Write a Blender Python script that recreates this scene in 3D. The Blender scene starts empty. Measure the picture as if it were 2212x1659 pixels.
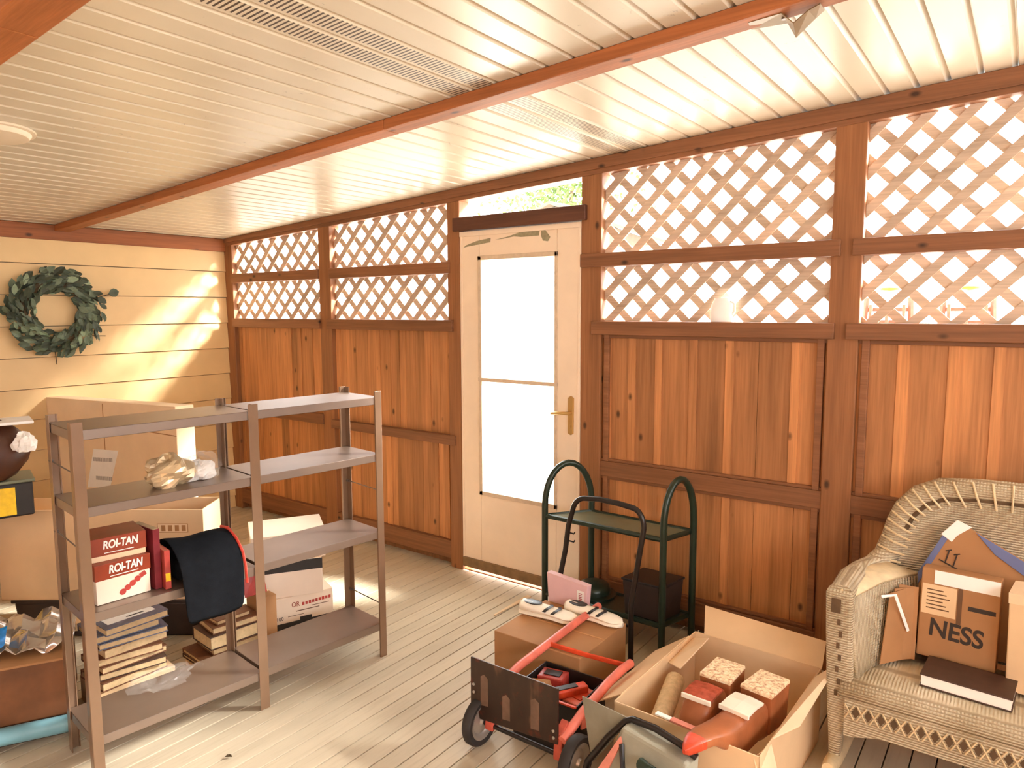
import bpy, bmesh, math, random
from mathutils import Vector, Matrix
random.seed(7)
C = bpy.context.scene.collection
PI = math.pi

# ---------------------------------------------------------------- helpers
def lin(r, g, b):
    f = lambda c: (c/255/12.92) if c/255 <= .04045 else ((c/255+.055)/1.055)**2.4
    return (f(r), f(g), f(b), 1)

class MB:
    def __init__(s): s.v=[]; s.f=[]; s.t=[]; s.m=[]
    def add(s, vs, fs, tone=1.0, mi=0):
        o=len(s.v); s.v += [tuple(v) for v in vs]
        for f in fs: s.f.append([i+o for i in f]); s.t.append(tone); s.m.append(mi)
        return s
    def hexa(s, p, tone=1.0, mi=0):      # 4 bottom ccw, 4 top ccw
        return s.add(p, [(3,2,1,0),(4,5,6,7),(0,1,5,4),(1,2,6,5),(2,3,7,6),(3,0,4,7)], tone, mi)
    def box(s, x0,x1,y0,y1,z0,z1, tone=1.0, mi=0, R=None):
        p=[(x0,y0,z0),(x1,y0,z0),(x1,y1,z0),(x0,y1,z0),(x0,y0,z1),(x1,y0,z1),(x1,y1,z1),(x0,y1,z1)]
        if R is not None: p=[tuple(R @ Vector(q)) for q in p]
        return s.hexa(p, tone, mi)
    def prism(s, poly, d, tone=1.0, mi=0):   # polygon of 3d points extruded by vector d
        n=len(poly); d=Vector(d); a=[Vector(p) for p in poly]; b=[p+d for p in a]
        fs=[tuple(range(n))[::-1], tuple(range(n,2*n))]+[(i,(i+1)%n,n+(i+1)%n,n+i) for i in range(n)]
        return s.add(a+b, fs, tone, mi)
    def tube(s, path, r, n=10, closed=False, tone=1.0, mi=0, flat=1.0):
        P=[Vector(p) for p in path]; N=len(P); vs=[]; fs=[]
        rs=r if isinstance(r,(list,tuple)) else [r]*N
        T=[]
        for i in range(N):
            if closed: t=P[(i+1)%N]-P[i-1]
            else: t=P[min(i+1,N-1)]-P[max(i-1,0)]
            T.append(t.normalized())
        up=Vector((0,0,1)) if abs(T[0].z)<.9 else Vector((0,1,0))
        nrm=(up-T[0]*up.dot(T[0])).normalized()
        for i in range(N):
            if i: nrm=(nrm-T[i]*nrm.dot(T[i])).normalized()
            b=T[i].cross(nrm)
            for k in range(n):
                a=2*PI*k/n; vs.append(P[i]+nrm*math.cos(a)*rs[i]+b*math.sin(a)*rs[i]*flat)
        for i in range(N if closed else N-1):
            j=(i+1)%N
            for k in range(n): fs.append((i*n+k,i*n+(k+1)%n,j*n+(k+1)%n,j*n+k))
        if not closed: fs += [tuple(range(n))[::-1], tuple(range((N-1)*n,N*n))]
        return s.add(vs, fs, tone, mi)
    def lathe(s, prof, n=24, axis='z', c=(0,0,0), tone=1.0, mi=0, cap=True):
        vs=[]; fs=[]; m=len(prof)
        for (r,h) in prof:
            for k in range(n):
                a=2*PI*k/n; x,y=r*math.cos(a),r*math.sin(a)
                q={'z':(x,y,h),'x':(h,x,y),'y':(y,h,x)}[axis]
                vs.append((q[0]+c[0],q[1]+c[1],q[2]+c[2]))
        for i in range(m-1):
            for k in range(n): fs.append((i*n+k,i*n+(k+1)%n,(i+1)*n+(k+1)%n,(i+1)*n+k))
        if cap: fs += [tuple(range(n))[::-1], tuple(range((m-1)*n,m*n))]
        return s.add(vs, fs, tone, mi)
    def loft(s, rings, tone=1.0, mi=0, cap=True, closed=True):
        n=len(rings[0]); vs=[p for r in rings for p in r]; fs=[]
        for i in range(len(rings)-1):
            for k in range(n if closed else n-1):
                fs.append((i*n+k,i*n+(k+1)%n,(i+1)*n+(k+1)%n,(i+1)*n+k))
        if cap and closed: fs += [tuple(range(n))[::-1], tuple(range((len(rings)-1)*n,len(rings)*n))]
        return s.add(vs, fs, tone, mi)
    def build(s, name, mats, parent=None, smooth=False, bevel=0, solid=0, R=None, sub=0):
        me=bpy.data.meshes.new(name)
        vs=s.v if R is None else [tuple(R @ Vector(q)) for q in s.v]
        me.from_pydata(vs, [], s.f); me.update()
        if not isinstance(mats,(list,tuple)): mats=[mats]
        for m in mats: me.materials.append(m)
        at=me.color_attributes.new('tone','FLOAT_COLOR','CORNER')
        i=0
        for p in me.polygons:
            p.material_index=s.m[p.index]; t=s.t[p.index]
            for _ in range(p.loop_total): at.data[i].color=(t,t,t,1); i+=1
        bm=bmesh.new(); bm.from_mesh(me); bmesh.ops.recalc_face_normals(bm, faces=bm.faces); bm.to_mesh(me); bm.free()
        if smooth:
            for p in me.polygons: p.use_smooth=True
            me.set_sharp_from_angle(angle=math.radians(40))
        o=bpy.data.objects.new(name, me); C.objects.link(o)
        if parent is not None: o.parent=parent
        if solid:
            md=o.modifiers.new('solid','SOLIDIFY'); md.thickness=solid; md.offset=0
        if sub:
            md=o.modifiers.new('sub','SUBSURF'); md.levels=sub; md.render_levels=sub
        if bevel:
            md=o.modifiers.new('bevel','BEVEL'); md.width=bevel; md.segments=2; md.limit_method='ANGLE'; md.angle_limit=math.radians(40)
        return o

def tag(o, label=None, cat=None, group=None, kind=None):
    if label: o['label']=label
    if cat: o['category']=cat
    if group: o['group']=group
    if kind: o['kind']=kind
    return o
def thing(name, label, cat, loc=(0,0,0), rotz=0, group=None):
    o=bpy.data.objects.new(name, None); C.objects.link(o); o.empty_display_size=.1
    o.location=loc; o.rotation_euler=(0,0,rotz)
    return tag(o,label,cat,group)
def struct(o): o['kind']='structure'; return o
def rot(ax, deg): return Matrix.Rotation(math.radians(deg), 3, ax)
def text(body, size, mat, parent, M, name='lettering', ext=.0006, offset=0.0, shear=0.0, sx=1.0):
    cu=bpy.data.curves.new(name,'FONT'); cu.body=body; cu.size=size; cu.align_x='CENTER'; cu.align_y='CENTER'
    cu.extrude=ext; cu.offset=offset; cu.shear=shear
    tmp=bpy.data.objects.new('tmp',cu); C.objects.link(tmp)
    dg=bpy.context.evaluated_depsgraph_get(); dg.update()
    me=bpy.data.meshes.new_from_object(tmp.evaluated_get(dg)); bpy.data.objects.remove(tmp)
    me.transform(M @ Matrix.Diagonal((sx,1,1,1))); me.materials.clear(); me.materials.append(mat)
    o=bpy.data.objects.new(name,me); C.objects.link(o); o.parent=parent
    return o
def frame(origin, xdir, ydir):
    x=Vector(xdir).normalized(); y=Vector(ydir); y=(y-x*y.dot(x)).normalized(); z=x.cross(y)
    M=Matrix((x,y,z)).transposed().to_4x4(); M.translation=Vector(origin); return M

# ---------------------------------------------------------------- materials
def nodes(name):
    m=bpy.data.materials.new(name); m.use_nodes=True; nt=m.node_tree; nt.nodes.clear()
    out=nt.nodes.new('ShaderNodeOutputMaterial'); b=nt.nodes.new('ShaderNodeBsdfPrincipled')
    nt.links.new(b.outputs[0], out.inputs[0]); return m,nt,b,out
def mixrgb(nt, a, b, fac, blend='MIX'):
    n=nt.nodes.new('ShaderNodeMix'); n.data_type='RGBA'; n.blend_type=blend
    for s,val in ((n.inputs[6],a),(n.inputs[7],b),(n.inputs[0],fac)):
        if hasattr(val,'is_linked'): nt.links.new(val,s)
        else: s.default_value=val
    return n.outputs[2]
def tex(nt, scale, loc=(0,0,0)):
    tc=nt.nodes.new('ShaderNodeTexCoord'); mp=nt.nodes.new('ShaderNodeMapping')
    mp.inputs['Scale'].default_value=scale; mp.inputs['Location'].default_value=loc
    nt.links.new(tc.outputs['Object'], mp.inputs[0]); return mp.outputs[0]
def noise(nt, vec, scale=1, detail=3, rough=.55):
    n=nt.nodes.new('ShaderNodeTexNoise'); n.inputs['Scale'].default_value=scale
    n.inputs['Detail'].default_value=detail; n.inputs['Roughness'].default_value=rough
    nt.links.new(vec,n.inputs['Vector']); return n.outputs['Fac']
def ramp(nt, fac, stops):
    r=nt.nodes.new('ShaderNodeValToRGB'); e=r.color_ramp.elements
    while len(e)<len(stops): e.new(.5)
    for i,(p,c) in enumerate(stops): e[i].position=p; e[i].color=c
    nt.links.new(fac,r.inputs[0]); return r.outputs[0]
def bump(nt, b, h, strength=.2, dist=.002):
    n=nt.nodes.new('ShaderNodeBump'); n.inputs['Strength'].default_value=strength; n.inputs['Distance'].default_value=dist
    nt.links.new(h,n.inputs['Height']); nt.links.new(n.outputs[0],b.inputs['Normal'])
def sc(c,k): return (min(c[0]*k,1),min(c[1]*k,1),min(c[2]*k,1),1)
def plain(name, col, rough=.5, metal=0, var=.12, vscale=8, bumps=0, bscale=200, spec=.5, trans=0):
    m,nt,b,o=nodes(name)
    v=tex(nt,(1,1,1)); f=noise(nt,v,vscale,4)
    c=ramp(nt,f,[(.3,sc(col,1-var)),(.7,sc(col,1+var))])
    at=nt.nodes.new('ShaderNodeAttribute'); at.attribute_name='tone'
    # objects without the attribute read 0, so only multiply where a build gave tones
    nt.links.new(c,b.inputs['Base Color'])
    b.inputs['Roughness'].default_value=rough; b.inputs['Metallic'].default_value=metal; b.inputs['Specular IOR Level'].default_value=spec
    if bumps: bump(nt,b,noise(nt,v,bscale,2),bumps)
    return m
def toned(name, col, rough=.5, var=.1, vscale=6, bumps=.1, bscale=120, spec=.5):
    m=plain(name,col,rough,0,var,vscale,bumps,bscale,spec); nt=m.node_tree
    b=[n for n in nt.nodes if n.type=='BSDF_PRINCIPLED'][0]; at=[n for n in nt.nodes if n.type=='ATTRIBUTE'][0]
    src=b.inputs['Base Color'].links[0].from_socket
    nt.links.new(mixrgb(nt,src,at.outputs['Color'],1.0,'MULTIPLY'), b.inputs['Base Color']); return m
def wood(name, col, axis='z', rough=.55, knots=True, dark=.62, gs=1.0, seed=0, spec=.35):
    m,nt,b,o=nodes(name)
    s={'x':(1.2,16,16),'y':(16,1.2,16),'z':(16,16,1.2)}[axis]
    s2={'x':(3,110,110),'y':(110,3,110),'z':(110,110,3)}[axis]
    f=noise(nt,tex(nt,tuple(q*gs for q in s),(seed,seed*2.3,seed*.7)),1,4,.6)
    g=noise(nt,tex(nt,s2,(seed,0,0)),1,3,.6)
    c=ramp(nt,f,[(.25,sc(col,dark)),(.5,col),(.78,sc(col,1.28))])
    c=mixrgb(nt,c,ramp(nt,g,[(.3,(.72,.68,.64,1)),(.65,(1.08,1.08,1.08,1))]),.65,'MULTIPLY')
    if knots:
        ks={'x':(4.5,8,8),'y':(8,4.5,8),'z':(8,8,4.5)}[axis]
        vo=nt.nodes.new('ShaderNodeTexVoronoi'); vo.inputs['Scale'].default_value=1; vo.inputs['Randomness'].default_value=1
        nt.links.new(tex(nt,ks,(seed*1.7+.3,.2,seed+.1)),vo.inputs['Vector'])
        kf=ramp(nt,vo.outputs['Distance'],[(.045,(1,1,1,1)),(.12,(0,0,0,1))])
        c=mixrgb(nt,c,sc(col,.22),kf)
    at=nt.nodes.new('ShaderNodeAttribute'); at.attribute_name='tone'
    c=mixrgb(nt,c,at.outputs['Color'],1.0,'MULTIPLY')
    nt.links.new(c,b.inputs['Base Color']); b.inputs['Roughness'].default_value=rough; b.inputs['Specular IOR Level'].default_value=spec
    bump(nt,b,g,.25,.002)
    return m

M={}
CED=lin(182,124,76)
M['board']=wood('cedar_board',CED,'z',seed=1,dark=.66)
M['post']=wood('cedar_post',lin(148,98,60),'z',seed=3,knots=True,dark=.7)
M['rail']=wood('cedar_rail',lin(136,90,58),'x',seed=5,dark=.7)
M['header']=wood('dark_header',lin(92,56,40),'x',seed=6,dark=.7,knots=False)
M['beam']=wood('beam_wood',lin(168,100,54),'x',seed=8,dark=.72)
M['lattice']=wood('lattice_wood',lin(206,184,160),'x',knots=False,seed=2,dark=.75,rough=.7)  # colour lightened to carry the glare of the sky behind the strips
M['ywood']=wood('trim_wood',lin(150,88,48),'y',seed=9,dark=.7)

# painted deck floor
def floor_mat():
    m,nt,b,o=nodes('deck_paint')
    f=noise(nt,tex(nt,(3,.8,3)),1.6,5,.6); g=noise(nt,tex(nt,(60,4,60)),1,4,.6)
    base=lin(200,186,160)
    c=ramp(nt,f,[(.3,sc(base,.86)),(.55,base),(.75,sc(base,1.12))])
    c=mixrgb(nt,c,ramp(nt,g,[(.25,(.75,.72,.68,1)),(.5,(1,1,1,1))]),.5,'MULTIPLY')
    d=noise(nt,tex(nt,(1,1,1)),38,2,.5)
    c=mixrgb(nt,c,lin(105,86,64),ramp(nt,d,[(.76,(0,0,0,1)),(.80,(.7,.7,.7,1))]))
    at=nt.nodes.new('ShaderNodeAttribute'); at.attribute_name='tone'
    c=mixrgb(nt,c,at.outputs['Color'],1.0,'MULTIPLY')
    nt.links.new(c,b.inputs['Base Color']); b.inputs['Roughness'].default_value=.5; b.inputs['Specular IOR Level'].default_value=.35
    bump(nt,b,g,.15,.002); return m
M['floor']=floor_mat()
# vinyl soffit ceiling with two slotted strips
def ceil_mat():
    m,nt,b,o=nodes('vinyl_soffit')
    f=noise(nt,tex(nt,(1.5,.5,1)),2,4)
    c=ramp(nt,f,[(.3,lin(204,192,168)),(.7,lin(214,203,180))])
    dd=noise(nt,tex(nt,(14,14,14)),2,3,.7); msk=noise(nt,tex(nt,(1.2,1.2,1)),1.3,2)
    dm=mixrgb(nt,ramp(nt,dd,[(.66,(0,0,0,1)),(.74,(.8,.8,.8,1))]),ramp(nt,msk,[(.5,(0,0,0,1)),(.6,(1,1,1,1))]),1.0,'MULTIPLY')
    c=mixrgb(nt,c,lin(150,136,118),dm)
    nt.links.new(c,b.inputs['Base Color'])
    b.inputs['Roughness'].default_value=.33; b.inputs['Specular IOR Level'].default_value=.45
    return m
M['ceil']=ceil_mat()
def vent_mat():
    m,nt,b,o=nodes('slotted_soffit')
    tc=nt.nodes.new('ShaderNodeTexCoord'); sp=nt.nodes.new('ShaderNodeSeparateXYZ'); nt.links.new(tc.outputs['Object'],sp.inputs[0])
    def mt(op,a,bv):
        n=nt.nodes.new('ShaderNodeMath'); n.operation=op
        for i,q in enumerate((a,bv)):
            if hasattr(q,'is_linked'): nt.links.new(q,n.inputs[i])
            else: n.inputs[i].default_value=q
        return n.outputs[0]
    fr=mt('FRACT',mt('MULTIPLY',sp.outputs['Y'],1/.0165),0); slot=mt('LESS_THAN',fr,.42)
    fx=mt('FRACT',mt('MULTIPLY',mt('SUBTRACT',sp.outputs['X'],4.118-.104*8),1/.104),0)
    ed=mt('MULTIPLY',mt('GREATER_THAN',fx,.14),mt('LESS_THAN',fx,.86))
    c=mixrgb(nt,lin(208,196,172),lin(64,50,36),mt('MULTIPLY',slot,ed))
    nt.links.new(c,b.inputs['Base Color']); b.inputs['Roughness'].default_value=.4; return m
M['vent']=vent_mat()
M['siding']=toned('cream_siding',lin(226,192,136),.45,.06,3,.05,60)
M['door']=plain('door_paint',lin(238,216,188),.4,0,.05,5,.05,80)
M['doortrim']=plain('door_inner_rim',lin(206,184,156),.45,0,.1,30)
M['peel']=plain('bare_primer',lin(150,140,108),.7,0,.2,60)
M['brass']=plain('brass',lin(196,160,98),.35,.7,.1)
M['sweep']=plain('door_sweep',lin(128,100,66),.6,0,.2,20)
def glass_mat():
    m=bpy.data.materials.new('thin_glass'); m.use_nodes=True; nt=m.node_tree; nt.nodes.clear()
    out=nt.nodes.new('ShaderNodeOutputMaterial'); t=nt.nodes.new('ShaderNodeBsdfTransparent'); g=nt.nodes.new('ShaderNodeBsdfGlossy')
    g.inputs['Roughness'].default_value=.02; t.inputs[0].default_value=(.97,.98,.97,1)
    lw=nt.nodes.new('ShaderNodeLayerWeight'); pw=nt.nodes.new('ShaderNodeMath'); pw.operation='POWER'; pw.inputs[1].default_value=4; nt.links.new(lw.outputs['Facing'],pw.inputs[0])
    ad=nt.nodes.new('ShaderNodeMath'); ad.operation='MULTIPLY_ADD'; ad.inputs[1].default_value=.8; ad.inputs[2].default_value=.04; nt.links.new(pw.outputs[0],ad.inputs[0]); mx=nt.nodes.new('ShaderNodeMixShader')
    nt.links.new(ad.outputs[0],mx.inputs[0]); nt.links.new(t.outputs[0],mx.inputs[1]); nt.links.new(g.outputs[0],mx.inputs[2]); nt.links.new(mx.outputs[0],out.inputs[0]); return m
M['glass']=glass_mat()
def film_mat(name,col,a,rough=.2):
    m,nt,b,o=nodes(name); b.inputs['Base Color'].default_value=col; b.inputs['Roughness'].default_value=rough
    b.inputs['Alpha'].default_value=a; b.inputs['Specular IOR Level'].default_value=.8; return m
M['film']=film_mat('clear_plastic_film',lin(214,210,204),.10,.12)
M['shelf']=plain('brown_enamel',lin(132,112,96),.42,.5,.12,5,.03,90,.6)
_b=[q for q in M['shelf'].node_tree.nodes if q.type=='BSDF_PRINCIPLED'][0]; _b.inputs['Coat Weight'].default_value=.8; _b.inputs['Coat Roughness'].default_value=.42; _b.inputs['Coat IOR'].default_value=1.6
M['upright']=plain('upright_enamel',lin(140,112,88),.3,.35,.1,8,0,100,.6)
M['card']=plain('cardboard',lin(228,196,154),.75,0,.07,4,.08,150,.25)
M['card2']=plain('cardboard_pale',lin(238,210,172),.75,0,.06,4,.08,150,.25)
M['carddark']=plain('cardboard_brown',lin(172,126,84),.75,0,.1,5,.08,150,.25)
M['cardin']=plain('cardboard_inside',lin(196,146,98),.8,0,.08,5,0,150,.2)
M['paper']=plain('white_paper',lin(246,243,236),.6,0,.03,10)
M['cream']=plain('page_edges',lin(206,178,134),.8,0,.14,60,.3,300)
M['ink']=plain('black_ink',lin(52,40,32),.7,0,.1)
M['inkbrown']=plain('brown_ink',lin(104,72,44),.7,0,.1)
M['cigar']=plain('cigar_box_red',lin(146,56,26),.4,0,.15,14)
M['navy']=plain('black_cloth',lin(20,22,26),.9,0,.2,30,.3,400,.1)
M['red']=plain('red_ribbon',lin(232,84,70),.5,0,.12,30)
M['maroon']=plain('maroon_cover',lin(120,36,44),.4,0,.2,20)
M['redpack']=plain('red_packet',lin(176,66,58),.3,0,.25,20)
M['black']=plain('black_plastic',lin(34,30,28),.4,0,.2,20)
M['white']=plain('white_box_board',lin(240,222,200),.55,0,.05,6)
M['magblue']=plain('slate_magazine',lin(92,96,116),.25,0,.3,25)
M['brownbook']=plain('brown_cover',lin(112,70,44),.5,0,.25,20)
M['darkbook']=plain('dark_cover',lin(70,46,34),.5,0,.25,20)
M['foil']=plain('foil_paper',lin(214,190,150),.25,.35,.15,20,.4,40)
M['teal']=plain('blue_enamel_strip',lin(120,172,186),.4,0,.12,8,.1,60)
M['rust']=plain('rusty_brown_panel',lin(118,74,42),.6,0,.4,5,.1,80)
M['yellow']=plain('yellow_panel',lin(250,200,30),.4,0,.12,40)
M['leather']=plain('dark_brown_leather',lin(74,40,22),.4,0,.3,9,.2,120)
M['bin']=plain('dark_bin',lin(48,34,28),.6,0,.3,10)
M['blue']=plain('blue_film',lin(40,140,220),.25,0,.3,20)
M['green']=plain('green_tube',lin(38,52,40),.3,.2,.15,12)
M['greensh']=plain('green_shelf',lin(120,124,100),.35,.2,.1,8)
M['redtube']=plain('red_paint_tube',lin(222,116,96),.42,.0,.16,18,.1,100)
M['redmetal']=plain('faded_red_metal',lin(190,84,66),.45,.0,.25,25)
def plate_mat():
    m,nt,b,o=nodes('worn_plate')
    v=tex(nt,(9,9,3.5)); f=noise(nt,v,1,3,.5)
    c=ramp(nt,f,[(.44,lin(52,36,28)),(.56,lin(62,44,34)),(.62,lin(118,84,64))])
    r=noise(nt,tex(nt,(18,18,18)),1,4); c=mixrgb(nt,c,lin(104,42,26),ramp(nt,r,[(.58,(0,0,0,1)),(.7,(.7,.7,.7,1))]))
    nt.links.new(c,b.inputs['Base Color']); b.inputs['Roughness'].default_value=.38; b.inputs['Metallic'].default_value=.35; return m
M['plate']=plate_mat()
M['wornmark']=plain('worn_plate_mark',lin(112,86,70),.45,.2,.25,18)
M['rubber']=plain('tyre_rubber',lin(46,42,40),.7,0,.15,20)
M['hub']=plain('zinc_hub',lin(176,168,158),.3,.6,.2,14)
M['steel']=plain('steel_rod',lin(120,110,104),.35,.7,.2,14)
M['blacktube']=plain('black_tube',lin(40,34,30),.3,.3,.15,20)
M['orange']=plain('orange_red_paint',lin(206,70,36),.4,0,.3,16)
M['canvas']=plain('grey_canvas',lin(146,142,124),.8,0,.14,10,.2,300)
M['strap']=plain('pink_red_strap',lin(214,132,112),.7,0,.15,20)
M['pink']=plain('pink_card',lin(226,186,186),.6,0,.05,8)
M['sneaker']=plain('white_leather',lin(246,238,218),.5,0,.05,12)
M['boot']=plain('brown_boot_leather',lin(158,92,54),.4,0,.22,9,.15,90)
def speck():
    m,nt,b,o=nodes('speckled_cream')
    f=noise(nt,tex(nt,(1,1,1)),70,4,.7)
    c=ramp(nt,f,[(.36,lin(196,140,104)),(.5,lin(246,222,178)),(.62,lin(252,240,208))]); nt.links.new(c,b.inputs['Base Color']); b.inputs['Roughness'].default_value=.6
    bump(nt,b,f,.3); return m
M['speck']=speck()
M['gloss']=plain('glossy_reddish_sole',lin(176,84,62),.18,0,.3,40)
def wicker(name='wicker_weave',up=False):
    m,nt,b,o=nodes(name)
    f=noise(nt,tex(nt,(1,1,1)),7,4)
    c=ramp(nt,f,[(.3,lin(186,170,138)),(.7,lin(216,202,172))])
    hs=[]
    for d,s in ((('Y',30),('Z',36)) if up else (('Z',36),('X',30))):
        w=nt.nodes.new('ShaderNodeTexWave'); w.bands_direction=d; w.inputs['Scale'].default_value=s; w.inputs['Distortion'].default_value=.6
        nt.links.new(tex(nt,(1,1,1)),w.inputs['Vector']); hs.append(w.outputs['Fac'])
    h=mixrgb(nt,hs[0],hs[1],.5,'MULTIPLY')
    c=mixrgb(nt,c,lin(120,94,62),ramp(nt,hs[0],[(.05,(.55,.55,.55,1)),(.3,(0,0,0,1))]))
    nt.links.new(c,b.inputs['Base Color']); b.inputs['Roughness'].default_value=.6; bump(nt,b,h,.8,.006); return m
M['wicker']=wicker()
M['wickarm']=wicker('wicker_upright_weave',True)
M['wickdark']=plain('wicker_gap_shade',lin(92,70,46),.8,0,.2,20)  # dark colour painted as shade inside the weave openings
M['wickplain']=plain('painted_cane',lin(222,200,158),.5,0,.15,18,.3,140)
M['leaf']=toned('eucalyptus_leaf',lin(92,104,82),.6,.3,14,.05)
M['twig']=plain('twig_brown',lin(86,70,46),.8,0,.2,20)
M['fixture']=plain('fixture_white',lin(224,206,178),.5,0,.04)
M['bracket']=plain('olive_metal',lin(122,98,62),.35,.3,.25,10)
M['ground']=plain('pale_ground',lin(232,226,212),.9,0,.1,2)
M['foliage']=toned('tree_foliage',lin(84,104,44),.7,.3,3,0)
M['roof']=plain('tan_shingle',lin(92,80,66),.9,0,.12,12)
M['stick']=plain('pale_stick',lin(226,200,162),.7,0,.1)
M['bluebinder']=plain('slate_blue_binder',lin(96,108,150),.5,0,.12)
M['jug']=plain('white_plastic',lin(250,250,246),.35,0,.02)
M['bark']=plain('tree_bark',lin(110,90,70),.9,0,.2)

# ---------------------------------------------------------------- room shell
CA,CB=2.185,.06                         # ceiling height = CA + CB*x
cz=lambda x: CA+CB*x
XR,YB=7.2,-4.9
# floor boards
b=MB(); w=.0775; x=-.12
while x<XR:
    t=random.uniform(.9,1.06); b.box(x,x+w-.005,YB,.11,-.03,0,t); x+=w
b.box(-.2,XR,YB,.11,-.06,-.031,.12)
struct(b.build('floor',M['floor'],bevel=.0015))
# ceiling panels
b=MB(); x=4.118-.104*41; P=.104
while x<XR+.2:
    vent = abs(x-(4.118-.104*6))<.05 or abs(x-(4.118-.104*5))<.05
    g=.010; dz=.015
    for (xa,za,xb,zb,mi) in ((x,dz,x+.003,0,0),(x+.003,0,x+P-.019,0,1 if vent else 0),(x+P-.019,0,x+P-.003,dz,0),(x+P-.003,dz,x+P,dz,0)):
        if xb<-.1: continue
        b.add([(xa,YB,cz(xa)+za),(xb,YB,cz(xb)+zb),(xb,.1,cz(xb)+zb),(xa,.1,cz(xa)+za)],[(0,1,2,3)],1,mi)
    x+=P
b.hexa([(-.2,YB,cz(-.2)+.03),(XR+.2,YB,cz(XR+.2)+.03),(XR+.2,.1,cz(XR+.2)+.03),(-.2,.1,cz(-.2)+.03),(-.2,YB,cz(-.2)+.06),(XR+.2,YB,cz(XR+.2)+.06),(XR+.2,.1,cz(XR+.2)+.06),(-.2,.1,cz(-.2)+.06)])
struct(b.build('ceiling',[M['ceil'],M['vent']]))
# left wall: lap siding
b=MB()
for k in range(-1,10):
    zt=min(1.9256-.2037*k,2.12); zb=max(1.9256-.2037*(k+1)+.005,-.03)
    b.hexa([(-.02,YB,zb),(.016,YB,zb),(.016,-.001,zb),(-.02,-.001,zb),(-.02,YB,zt),(.004,YB,zt),(.004,-.001,zt),(-.02,-.001,zt)],random.uniform(.95,1.04))
b.box(-.1,-.019,YB,.1,-.03,2.12,.25); b.box(-.019,-.001,.0,.1,-.03,2.12,.25)  # backing coloured dark so the lap gaps read as shadow lines
struct(b.build('wall_left',M['siding']))
b=MB(); b.box(-.02,.03,YB,.0,2.085,cz(.03)-.002); struct(b.build('trim_1',M['ywood'],bevel=.004))

# lattice wall : posts, plate, rails
posts=[(0,.105),(1.17,1.292),(2.378,2.474),(3.316,3.436),(4.545,4.667),(5.80,5.92),(XR-.12,XR)]
n=2
for i,(a,c) in enumerate(posts):
    b=MB(); b.hexa([(a,0,0),(c,0,0),(c,.09,0),(a,.09,0),(a,0,2.135+.053*a),(c,0,2.135+.053*c),(c,.09,2.135+.053*c),(a,.09,2.135+.053*a)],random.uniform(.92,1.06))
    struct(b.build('trim_%d'%n,M['post'],bevel=.004)); n+=1
lt=lambda x:2.128+.053*x          # top of the lattice openings
b=MB()
for (y0,y1,za,zb) in ((-.004,.1,.0,-.001),(-.016,.01,.024,-.001)):
    b.hexa([(0,y0,lt(0)+za),(XR,y0,lt(XR)+za),(XR,y1,lt(XR)+za),(0,y1,lt(0)+za),(0,y0,cz(0)+zb),(XR,y0,cz(XR)+zb),(XR,y1,cz(XR)+zb),(0,y1,cz(0)+zb)])
struct(b.build('trim_%d'%n,M['rail'],bevel=.003)); n+=1
# rails: sill, mid, wainscot mid, bottom
spans=[(.105,1.17),(1.292,2.378),(3.436,4.545),(4.667,5.80),(5.92,XR-.12)]
over=[(.105,1.185),(1.262,2.425),(3.39,4.575),(4.62,5.84),(5.88,XR)]
mids=[(.105,1.17),(1.292,2.40),(3.316,4.585),(4.63,5.83),(5.90,XR)]
for i in range(5):
    a,c=over[i]; b=MB(); b.box(a,c,-.022,.045,1.487,1.557,random.uniform(.9,1.05)); struct(b.build('trim_%d'%n,M['rail'],bevel=.004)); n+=1
    a,c=mids[i]; b=MB(); b.box(a,c,-.014,.075,1.838,1.908,random.uniform(.86,1.0)); struct(b.build('trim_%d'%n,M['rail'],bevel=.004)); n+=1
    a,c=spans[i]
    if i<2:
        a2,c2=(a,1.18) if i==0 else (1.27,2.43)
        b=MB(); b.box(a2,c2,-.014,.03,.80 if i==0 else .785,.875 if i==0 else .845,.85); struct(b.build('trim_%d'%n,M['rail'],bevel=.004)); n+=1
    else:
        a2,c2=(a-.02,c+.02)
        b=MB(); b.box(a2,c2,.006,.04,.735,.815,.95)
        for (z0,z1) in ((.165,.735),(.815,1.487)):
            for s in (a+.012,c-.042): b.box(s,s+.03,.014,.045,z0,z1,1.12)
            b.box(a,c,.018,.045,z1-.018,z1,.9); b.box(a,c,.018,.045,z0,z0+.014,1.0)
        struct(b.build('trim_%d'%n,M['rail'],bevel=.003)); n+=1
    b=MB(); b.box(a,c,.004,.05,.05,.165,.9); struct(b.build('baseboard_%s'%['corner','shelf','stand','chair','far'][i],M['rail'],bevel=.004))
# wainscot boards
b=MB()
for i,(a,c) in enumerate(spans):
    for (z0,z1) in ((.12,.79),(.79,1.53)):
        x=a
        while x<c-.005:
            w=random.choice([.09,.12,.14,.10]) if i<2 else random.choice([.15,.18,.16])
            w=min(w,c-x); t=random.uniform(.72,1.2)
            b.box(x,x+w-.002,.04,.06,z0,z1,t)
            if i>=2 and w>.12 and random.random()<.75: b.box(x-.004,x+random.uniform(.03,.045),.034,.05,z0,z1,min(t*1.35,1.35))
            elif i<2 and random.random()<.5: b.box(x-.004,x+random.uniform(.03,.05),.034,.05,z0,z1,random.uniform(.85,1.3))
            x+=w
    b.box(a,c,.061,.075,.0,1.53,.5)
struct(b.build('wall_back',M['board']))

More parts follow.
